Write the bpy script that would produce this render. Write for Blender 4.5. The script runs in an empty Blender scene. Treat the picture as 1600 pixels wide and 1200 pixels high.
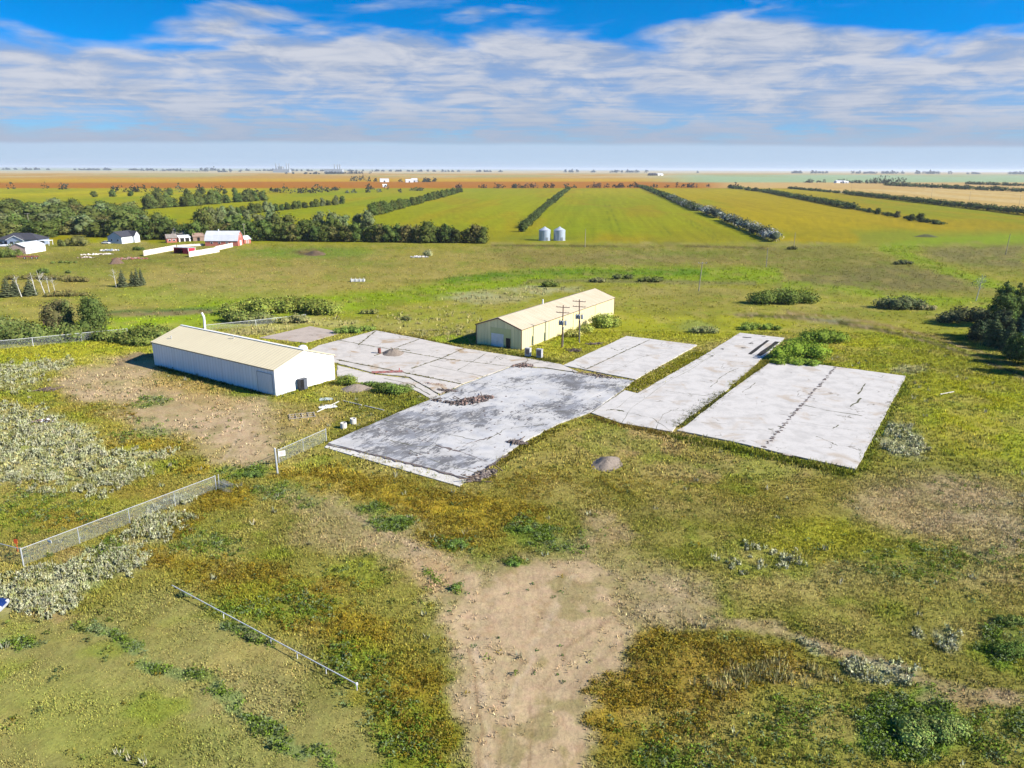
import bpy, math, random
import numpy as np
from mathutils import Vector, Matrix
random.seed(7)
rng = np.random.default_rng(11)
sc = bpy.context.scene
col = sc.collection
R_ = math.radians

# ------------------------------------------------------------------ camera
FOC, HY, CAMH = 1180.0, 263.5, 40.0
_p = math.atan((600 - HY) / FOC); _r = R_(0.25)
cF = np.array([0, math.cos(_p), -math.sin(_p)])
_R0 = np.array([1.0, 0, 0]); _U0 = np.array([0, math.sin(_p), math.cos(_p)])
cR = math.cos(_r) * _R0 + math.sin(_r) * _U0
cU = -math.sin(_r) * _R0 + math.cos(_r) * _U0
cam = bpy.data.cameras.new('camera'); cam_ob = bpy.data.objects.new('camera', cam); col.objects.link(cam_ob)
cam.sensor_width = 36; cam.lens = FOC / 1600 * 36; cam.clip_start = 0.5; cam.clip_end = 90000
M = Matrix.Identity(4)
for i in range(3):
    M[i][0] = cR[i]; M[i][1] = cU[i]; M[i][2] = -cF[i]
M[2][3] = CAMH
cam_ob.matrix_world = M
sc.camera = cam_ob

# ------------------------------------------------------------------ light
SUN_EL, SUN_DIR = R_(33), np.array([0.955, -0.295])
sun_vec = np.array([SUN_DIR[0] * math.cos(SUN_EL), SUN_DIR[1] * math.cos(SUN_EL), math.sin(SUN_EL)])
sl = bpy.data.lights.new('sun', 'SUN'); sl.energy = 4.2; sl.angle = R_(0.53); sl.color = (1, 0.94, 0.84)
so = bpy.data.objects.new('sun', sl); col.objects.link(so)
so.rotation_euler = Vector(sun_vec).to_track_quat('Z', 'Y').to_euler()

w = bpy.data.worlds.new('World'); sc.world = w; w.use_nodes = True
nt = w.node_tree; nt.nodes.clear()
def N(tree, t, **kw):
    n = tree.nodes.new(t)
    for k, v in kw.items():
        if k == 'ins':
            for kk, vv in v.items(): n.inputs[kk].default_value = vv
        else: setattr(n, k, v)
    return n
def L(tree, a, b): tree.links.new(a, b)
def math_node(tree, op, a, b=None, c=None, clamp=False):
    n = tree.nodes.new('ShaderNodeMath'); n.operation = op; n.use_clamp = clamp
    for i, v in enumerate((a, b, c)):
        if v is None: continue
        if hasattr(v, 'is_output'): tree.links.new(v, n.inputs[i])
        else: n.inputs[i].default_value = v
    return n.outputs[0]
def mixc(tree, f, a, b, blend='MIX'):
    n = tree.nodes.new('ShaderNodeMix'); n.data_type = 'RGBA'; n.blend_type = blend
    for idx, v in ((0, f), (6, a), (7, b)):
        if hasattr(v, 'is_output'): tree.links.new(v, n.inputs[idx])
        elif idx == 0: n.inputs[0].default_value = v
        else: n.inputs[idx].default_value = (*v, 1)
    return n.outputs[2]
def smooth(tree, v, a, b):
    n = tree.nodes.new('ShaderNodeMapRange'); n.interpolation_type = 'SMOOTHSTEP'
    tree.links.new(v, n.inputs[0]); n.inputs[1].default_value = a; n.inputs[2].default_value = b
    return n.outputs[0]
def noise(tree, vec, scale, detail=6, rough=.55, dist=0.0, lac=2.0):
    n = tree.nodes.new('ShaderNodeTexNoise'); n.inputs['Scale'].default_value = scale
    n.inputs['Detail'].default_value = detail; n.inputs['Roughness'].default_value = rough; n.inputs['Distortion'].default_value = dist
    tree.links.new(vec, n.inputs['Vector']); return n.outputs['Fac']

def build_world():
    t = nt
    tc = N(t, 'ShaderNodeTexCoord'); sep = N(t, 'ShaderNodeSeparateXYZ'); L(t, tc.outputs['Generated'], sep.inputs[0])
    x, y, z = sep.outputs
    zc = math_node(t, 'MAXIMUM', z, 0.004)
    # clear sky: physical sky
    sky = N(t, 'ShaderNodeTexSky', sky_type='NISHITA', sun_disc=False)
    sky.sun_elevation = SUN_EL; sky.sun_rotation = math.atan2(SUN_DIR[0], SUN_DIR[1]); sky.altitude = 600; sky.air_density = 1.0; sky.dust_density = 0.3; sky.ozone_density = 2.0
    zb = math_node(t, 'ADD', math_node(t, 'MULTIPLY', zc, 2.6), 0.02)
    cv = N(t, 'ShaderNodeCombineXYZ'); L(t, x, cv.inputs[0]); L(t, y, cv.inputs[1]); L(t, zb, cv.inputs[2])
    nv = N(t, 'ShaderNodeVectorMath', operation='NORMALIZE'); L(t, cv.outputs[0], nv.inputs[0]); L(t, nv.outputs[0], sky.inputs[0])
    hs = N(t, 'ShaderNodeHueSaturation', ins={'Saturation': 1.6, 'Value': 1.0}); L(t, sky.outputs[0], hs.inputs['Color'])
    blue = mixc(t, 1.0, hs.outputs[0], (0.22, 1.12, 1.18), 'MULTIPLY')
    # a deck of stratocumulus on a horizontal plane
    u = math_node(t, 'DIVIDE', x, zc); v = math_node(t, 'DIVIDE', y, zc)
    pc = N(t, 'ShaderNodeCombineXYZ'); L(t, u, pc.inputs[0]); L(t, v, pc.inputs[1]); pv = pc.outputs[0]
    sq = N(t, 'ShaderNodeVectorMath', operation='MULTIPLY'); L(t, pv, sq.inputs[0]); sq.inputs[1].default_value = (0.62, 1.0, 1.0)
    az = math_node(t, 'ARCTAN2', x, y); ec = N(t, 'ShaderNodeCombineXYZ'); L(t, math_node(t, 'MULTIPLY', az, 5.2), ec.inputs[0]); L(t, math_node(t, 'MULTIPLY', z, 21.0), ec.inputs[1]); ev = ec.outputs[0]
    big = noise(t, ev, 1.0, 5, .5, .3)
    mid = math_node(t, 'ADD', math_node(t, 'MULTIPLY', noise(t, ev, 2.3, 9, .6, .5), .66), math_node(t, 'MULTIPLY', noise(t, sq.outputs[0], 1.3, 8, .55, .4), .34))
    edge = math_node(t, 'ADD', v, math_node(t, 'MULTIPLY', math_node(t, 'SUBTRACT', big, .5), 9.0))
    edge = math_node(t, 'ADD', edge, math_node(t, 'MULTIPLY', u, 0.10))
    cov = smooth(t, edge, 5.6, 7.2)
    cov2 = math_node(t, 'MULTIPLY', cov, math_node(t, 'SUBTRACT', 1.0, math_node(t, 'MULTIPLY', smooth(t, math_node(t, 'ADD', v, math_node(t, 'MULTIPLY', big, 10.0)), 35, 42), .85)))
    tex = smooth(t, math_node(t, 'ADD', math_node(t, 'MULTIPLY', mid, .85), math_node(t, 'MULTIPLY', big, .3)), .42, .64)
    wisp = math_node(t, 'MULTIPLY', smooth(t, noise(t, sq.outputs[0], 0.8, 7, .55, .2), .56, .74), .6)
    fac = math_node(t, 'MULTIPLY', cov2, math_node(t, 'ADD', math_node(t, 'MULTIPLY', tex, .30), .68))
    fac = math_node(t, 'MAXIMUM', fac, math_node(t, 'MULTIPLY', wisp, math_node(t, 'SUBTRACT', 1.0, cov)), clamp=True)
    lit = smooth(t, mid, .38, .62)
    lit = math_node(t, 'MULTIPLY', lit, math_node(t, 'SUBTRACT', 1.0, math_node(t, 'MULTIPLY', smooth(t, v, 8.0, 22.0), .70)))
    ccol = mixc(t, lit, (1.8, 2.2, 3.0), (3.2, 3.35, 3.75))
    low = smooth(t, z, 0.046, 0.026)
    clear = mixc(t, low, blue, (2.55, 3.35, 4.35))
    sky_c = mixc(t, fac, clear, ccol)
    bg = N(t, 'ShaderNodeBackground'); bg.inputs[1].default_value = 0.075; L(t, sky_c, bg.inputs[0])
    out = N(t, 'ShaderNodeOutputWorld'); L(t, bg.outputs[0], out.inputs[0])
build_world()
sc.view_settings.view_transform = 'Standard'; sc.view_settings.look = 'None'; sc.view_settings.exposure = 1.4; sc.view_settings.gamma = 1
sc.cycles.max_bounces = 5; sc.cycles.diffuse_bounces = 2; sc.cycles.transparent_max_bounces = 8
sc.cycles.use_denoising = True

# ------------------------------------------------------------------ helpers
def P(px, py, z=0.0):
    d = cF * FOC + cR * (px - 800) + cU * (600 - py); t = (z - CAMH) / d[2]
    return np.array([d[0] * t, d[1] * t, z])
def proj(X, Y, Z=0.0):
    w_ = X * cF[0] + Y * cF[1] + (Z - CAMH) * cF[2]; w_ = np.maximum(w_, 2.0)
    return (800 + FOC * (X * cR[0] + Y * cR[1] + (Z - CAMH) * cR[2]) / w_, 600 - FOC * (X * cU[0] + Y * cU[1] + (Z - CAMH) * cU[2]) / w_)
def V3(p, z=None): return Vector((p[0], p[1], p[2] if z is None else z))

_perm = rng.random((256, 256))
def vnoise(x, y):
    xi = np.floor(x).astype(np.int64); yi = np.floor(y).astype(np.int64); fx = x - xi; fy = y - yi
    fx = fx * fx * (3 - 2 * fx); fy = fy * fy * (3 - 2 * fy)
    a = _perm[xi & 255, yi & 255]; b = _perm[(xi + 1) & 255, yi & 255]; c = _perm[xi & 255, (yi + 1) & 255]; d = _perm[(xi + 1) & 255, (yi + 1) & 255]
    return (a * (1 - fx) + b * fx) * (1 - fy) + (c * (1 - fx) + d * fx) * fy
def fbm(x, y, n=4):
    s = 0; a = .5; t = 0
    for i in range(n):
        s = s + a * vnoise(x + 17.3 * i, y - 9.1 * i); t += a; a *= .55; x = x * 2.03; y = y * 2.03
    return s / t
def sstep(x, a, b):
    t = np.clip((x - a) / (b - a), 0, 1); return t * t * (3 - 2 * t)

def link(o, parent=None):
    col.objects.link(o)
    if parent is not None: o.parent = parent
    return o
def tag(o, label=None, cat=None, group=None, kind=None):
    if label: o['label'] = label
    if cat: o['category'] = cat
    if group: o['group'] = group
    if kind: o['kind'] = kind
    return o
def empty(name, loc, rz=0.0):
    o = bpy.data.objects.new(name, None); o.empty_display_size = .5; link(o); o.location = loc; o.rotation_euler = (0, 0, rz); return o
def copy_tree(o, parent=None):
    c = o.copy(); col.objects.link(c)
    if parent is not None: c.parent = parent
    for ch in o.children: copy_tree(ch, c)
    return c
def fast_mesh(name, V, F, mat, colors=None, parent=None):
    """V (n,3), F (m,3) triangles, colors (n,3) per vertex"""
    me = bpy.data.meshes.new(name); n, m = len(V), len(F)
    me.vertices.add(n); me.vertices.foreach_set('co', np.ascontiguousarray(V, np.float32).ravel())
    me.loops.add(m * 3); me.loops.foreach_set('vertex_index', np.ascontiguousarray(F, np.int32).ravel())
    me.polygons.add(m); me.polygons.foreach_set('loop_start', np.arange(0, m * 3, 3, dtype=np.int32))
    me.update(calc_edges=True)
    if colors is not None:
        ca = me.color_attributes.new('Col', 'FLOAT_COLOR', 'POINT')
        c4 = np.ones((n, 4), np.float32); c4[:, :3] = colors; ca.data.foreach_set('color', c4.ravel())
    me.materials.append(mat)
    o = bpy.data.objects.new(name, me); link(o, parent); return o

class MB:
    def __init__(s): s.v = []; s.f = []; s.k = []
    def add(s, vs, fs):
        b = len(s.v); s.k.append((b, len(s.f))); s.v += [tuple(map(float, q)) for q in vs]; s.f += [tuple(b + i for i in f) for f in fs]; return s
    def box(s, x0, x1, y0, y1, z0, z1):
        return s.add([(x0,y0,z0),(x1,y0,z0),(x1,y1,z0),(x0,y1,z0),(x0,y0,z1),(x1,y0,z1),(x1,y1,z1),(x0,y1,z1)],
            [(3,2,1,0),(4,5,6,7),(0,1,5,4),(1,2,6,5),(2,3,7,6),(3,0,4,7)])
    def prism(s, poly, z0, z1):
        n = len(poly); vs = [(p[0], p[1], z0) for p in poly] + [(p[0], p[1], z1) for p in poly]
        return s.add(vs, [tuple(range(n - 1, -1, -1)), tuple(range(n, 2 * n))] + [(i, (i + 1) % n, n + (i + 1) % n, n + i) for i in range(n)])
    def extrude(s, prof, axis, a0, a1):
        """profile of (h,z) pairs swept along local x (axis 0) or y (axis 1)"""
        n = len(prof)
        mk = (lambda a, h, z: (a, h, z)) if axis == 0 else (lambda a, h, z: (h, a, z))
        vs = [mk(a0, h, z) for h, z in prof] + [mk(a1, h, z) for h, z in prof]
        return s.add(vs, [tuple(range(n)), tuple(range(2 * n - 1, n - 1, -1))] + [(i, n + i, n + (i + 1) % n, (i + 1) % n) for i in range(n)])
    def tube(s, a, b, r0, r1=None, n=8):
        r1 = r0 if r1 is None else r1; a = Vector(a); b = Vector(b); d = (b - a).normalized()
        u = d.orthogonal().normalized(); w_ = d.cross(u); vs = []
        for c, r in ((a, r0), (b, r1)):
            for k in range(n):
                t = 2 * math.pi * k / n; vs.append(c + u * (r * math.cos(t)) + w_ * (r * math.sin(t)))
        return s.add(vs, [tuple(range(n - 1, -1, -1)), tuple(range(n, 2 * n))] + [(k, (k + 1) % n, n + (k + 1) % n, n + k) for k in range(n)])
    def lathe(s, prof, n=24, c=(0, 0, 0)):
        vs = []; m = len(prof)
        for r, z in prof:
            for k in range(n):
                t = 2 * math.pi * k / n; vs.append((c[0] + r * math.cos(t), c[1] + r * math.sin(t), c[2] + z))
        fs = [(j * n + k, j * n + (k + 1) % n, (j + 1) * n + (k + 1) % n, (j + 1) * n + k) for j in range(m - 1) for k in range(n)]
        fs += [tuple(range(n - 1, -1, -1)), tuple(range((m - 1) * n, m * n))]
        return s.add(vs, fs)
    def rock(s, c, r, sq=.7, seed=0):
        rr = random.Random(seed); n = 7; vs = [(c[0], c[1], c[2] + r * sq)]
        for j, (z, q) in enumerate(((.55, .75), (0, 1.0), (-.4, .8))):
            for k in range(n):
                t = 2 * math.pi * (k + .5 * j) / n; q2 = q * rr.uniform(.75, 1.15) * r
                vs.append((c[0] + q2 * math.cos(t), c[1] + q2 * math.sin(t), c[2] + z * r * sq * rr.uniform(.8, 1.2)))
        fs = [(0, 1 + k, 1 + (k + 1) % n) for k in range(n)]
        for j in range(2):
            for k in range(n): fs.append((1 + j * n + k, 1 + (j + 1) * n + k, 1 + (j + 1) * n + (k + 1) % n, 1 + j * n + (k + 1) % n))
        return s.add(vs, fs)
    def each(s, name, mat, parent):
        """every piece added becomes a part of its own"""
        ks = s.k + [(len(s.v), len(s.f))]
        for (v0, f0), (v1, f1) in zip(ks[:-1], ks[1:]):
            m = MB(); m.v = s.v[v0:v1]; m.f = [tuple(i - v0 for i in f) for f in s.f[f0:f1]]; o = m.build(name, mat, parent)
        return o
    def build(s, name, mat, parent=None, smooth_=False):
        me = bpy.data.meshes.new(name); me.from_pydata(s.v, [], s.f); me.update()
        if smooth_:
            for p in me.polygons: p.use_smooth = True
        me.materials.append(mat); o = bpy.data.objects.new(name, me); return link(o, parent)

# ------------------------------------------------------------------ materials
MATS = {}
def mat(name, c, rough=.8, c2=None, scale=1.5, amt=.5, bump=0.0, bscale=20, ribs=None, metal=0.0, stretch=None):
    if name in MATS: return MATS[name]
    m = bpy.data.materials.new(name); m.use_nodes = True; t = m.node_tree; b = t.nodes['Principled BSDF']
    b.inputs['Roughness'].default_value = rough; b.inputs['Metallic'].default_value = metal; b.inputs['Specular IOR Level'].default_value = .25
    tc = N(t, 'ShaderNodeTexCoord'); vec = tc.outputs['Object']
    if stretch:
        mp = N(t, 'ShaderNodeVectorMath', operation='MULTIPLY'); L(t, vec, mp.inputs[0]); mp.inputs[1].default_value = stretch; nvec = mp.outputs[0]
    else: nvec = vec
    c2 = c2 or tuple(q * .72 for q in c)
    f = smooth(t, noise(t, nvec, scale, 7, .62, .2), .5 - .25, .5 + .25)
    f = math_node(t, 'MULTIPLY', f, amt * 2, clamp=True)
    cc = mixc(t, f, c, c2); h = None
    if ribs:  # (axis, period) pressed metal ribs
        sp = N(t, 'ShaderNodeSeparateXYZ'); L(t, vec, sp.inputs[0])
        ph = math_node(t, 'FRACT', math_node(t, 'DIVIDE', sp.outputs[ribs[0]], ribs[1]))
        h = smooth(t, math_node(t, 'ABSOLUTE', math_node(t, 'SUBTRACT', ph, .5)), .34, .46)
    if ribs: cc = mixc(t, math_node(t, 'MULTIPLY', h, .32), cc, tuple(q * .45 for q in c))
    if bump or ribs:
        bn = N(t, 'ShaderNodeBump'); bn.inputs['Strength'].default_value = .6 if ribs else bump
        bn.inputs['Distance'].default_value = .05
        L(t, h if ribs else noise(t, vec, bscale, 5), bn.inputs['Height']); L(t, bn.outputs[0], b.inputs['Normal'])
    L(t, cc, b.inputs['Base Color']); MATS[name] = m; return m
def leafmat(name, up=0.0, trans=.18, var=.25):
    """foliage: takes the per-leaf colour stored in the mesh, with some light through the leaves"""
    if name in MATS: return MATS[name]
    m = bpy.data.materials.new(name); m.use_nodes = True; t = m.node_tree; t.nodes.clear()
    at = N(t, 'ShaderNodeAttribute', attribute_name='Col'); oi = N(t, 'ShaderNodeObjectInfo')
    hs = N(t, 'ShaderNodeHueSaturation'); L(t, at.outputs['Color'], hs.inputs['Color'])
    L(t, math_node(t, 'ADD', math_node(t, 'MULTIPLY', oi.outputs['Random'], .5 * var), 1 - .25 * var), hs.inputs['Value'])
    L(t, math_node(t, 'ADD', math_node(t, 'MULTIPLY', oi.outputs['Random'], .05 * var), .5 - .025 * var), hs.inputs['Hue'])
    d = N(t, 'ShaderNodeBsdfDiffuse'); tr = N(t, 'ShaderNodeBsdfTranslucent'); mx = N(t, 'ShaderNodeMixShader'); mx.inputs[0].default_value = trans
    if up:
        ge = N(t, 'ShaderNodeNewGeometry'); vs = N(t, 'ShaderNodeVectorMath', operation='SCALE'); L(t, ge.outputs['Normal'], vs.inputs[0]); vs.inputs[3].default_value = 1 - up
        va = N(t, 'ShaderNodeVectorMath', operation='ADD'); L(t, vs.outputs[0], va.inputs[0]); va.inputs[1].default_value = (0, 0, up)
        vn = N(t, 'ShaderNodeVectorMath', operation='NORMALIZE'); L(t, va.outputs[0], vn.inputs[0]); L(t, vn.outputs[0], d.inputs['Normal'])
    L(t, hs.outputs[0], d.inputs[0]); L(t, hs.outputs[0], tr.inputs[0]); L(t, d.outputs[0], mx.inputs[1]); L(t, tr.outputs[0], mx.inputs[2])
    o = N(t, 'ShaderNodeOutputMaterial'); L(t, mx.outputs[0], o.inputs[0]); MATS[name] = m; return m

# ------------------------------------------------------------------ where things stand on the land
DEG = R_(57)
def pts(l, z=0): return [P(x, y, z) for x, y in l]
PAD = {
 'burnt': [(513,694),(620,647),(687,620),(725,602),(800,574),(850,577),(907,585),(990,596),(973,610),(921,646),(875,662),(815,693),(772,725),(730,749)],
 'back': [(470,556),(497,541),(540,530),(587,517),(655,530),(725,545),(820,560),(876,570),(905,583),(850,575),(799,573),(724,600),(688,617),(640,590),(586,584),(526,568)],
 'small': [(405,528),(485,510),(536,520),(478,536)],
 'poles': [(880,572),(979,526),(1089,540),(993,594)],
 'long': [(923,646),(976,611),(996,616),(1102,555),(1156,521),(1226,529),(1196,556),(1135,611),(1057,667),(1050,676),(972,663)],
 'right': [(1058,674),(1072,667),(1140,613),(1211,562),(1415,589),(1337,735),(1230,712),(1150,693)],
 'apron': [(586,586),(640,592),(686,618),(676,625),(652,612),(632,604),(585,600),(540,596),(527,588),(527,571)],
}
S_TH, S_W, S_L, S_HE, S_HR = R_(55.3), 14.2, 39.2, 4.9, 7.2
S_N = np.array([-42.9, 131.4])
Y_TH, Y_L, Y_W, Y_HE, Y_HR = R_(59.06), 52.4, 12.4, 4.7, 6.8
Y_N = np.array([2.12, 168.76])
def rect(n, th, lx, ly):
    a = np.array([math.cos(th), math.sin(th)]); b = np.array([-a[1], a[0]])
    return [n, n + a * lx, n + a * lx + b * ly, n + b * ly]
S_REC = rect(S_N, S_TH, S_W, S_L); Y_REC = rect(Y_N, Y_TH, Y_L, Y_W)

def poly_sd(x, y, poly):
    """signed distance to polygon, negative inside"""
    n = len(poly); d = np.full(x.shape, 1e18); ins = np.zeros(x.shape, bool)
    for i in range(n):
        ax, ay = poly[i][0], poly[i][1]; bx, by = poly[(i + 1) % n][0], poly[(i + 1) % n][1]
        ex, ey = bx - ax, by - ay; wx, wy = x - ax, y - ay
        t = np.clip((wx * ex + wy * ey) / (ex * ex + ey * ey + 1e-9), 0, 1)
        d = np.minimum(d, (wx - ex * t) ** 2 + (wy - ey * t) ** 2)
        c = ((ay > y) != (by > y)) & (x < ex * (y - ay) / (ey + 1e-12 if abs(ey) < 1e-12 else ey) + ax); ins ^= c
    d = np.sqrt(d); return np.where(ins, -d, d)
def line_d(x, y, pl):
    d = np.full(x.shape, 1e18)
    for (ax, ay), (bx, by) in zip(pl[:-1], pl[1:]):
        ex, ey = bx - ax, by - ay; wx, wy = x - ax, y - ay
        t = np.clip((wx * ex + wy * ey) / (ex * ex + ey * ey + 1e-9), 0, 1)
        d = np.minimum(d, (wx - ex * t) ** 2 + (wy - ey * t) ** 2)
    return np.sqrt(d)
FOOT = [[(q[0], q[1]) for q in pts(v)] for v in PAD.values()] + [S_REC, Y_REC, [(q[0], q[1]) for q in pts([(-90, 968), (13, 970), (13, 938), (-90, 938)])]]

def lin(r, g, b):
    f = lambda c: (c / 255 / 12.92) if c <= 10 else ((c / 255 + .055) / 1.055) ** 2.4
    return np.array([f(r), f(g), f(b)])
K = .52   # albedo of a surface that shows as this colour in full sun
def alb(r, g, b): return lin(r, g, b) * K
C_OLIVE, C_LIME, C_BROWN, C_DIRT = alb(148,142,66), alb(164,164,38), alb(180,160,106), alb(206,179,141)
C_GOLD, C_RUST, C_SAGE, C_GREEN = alb(178,152,48), alb(160,134,56), alb(200,200,162), alb(118,142,52)
C_BRIGHT, C_PAST, C_DRY = alb(142,164,30), alb(174,158,80), alb(138,130,72)

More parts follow.
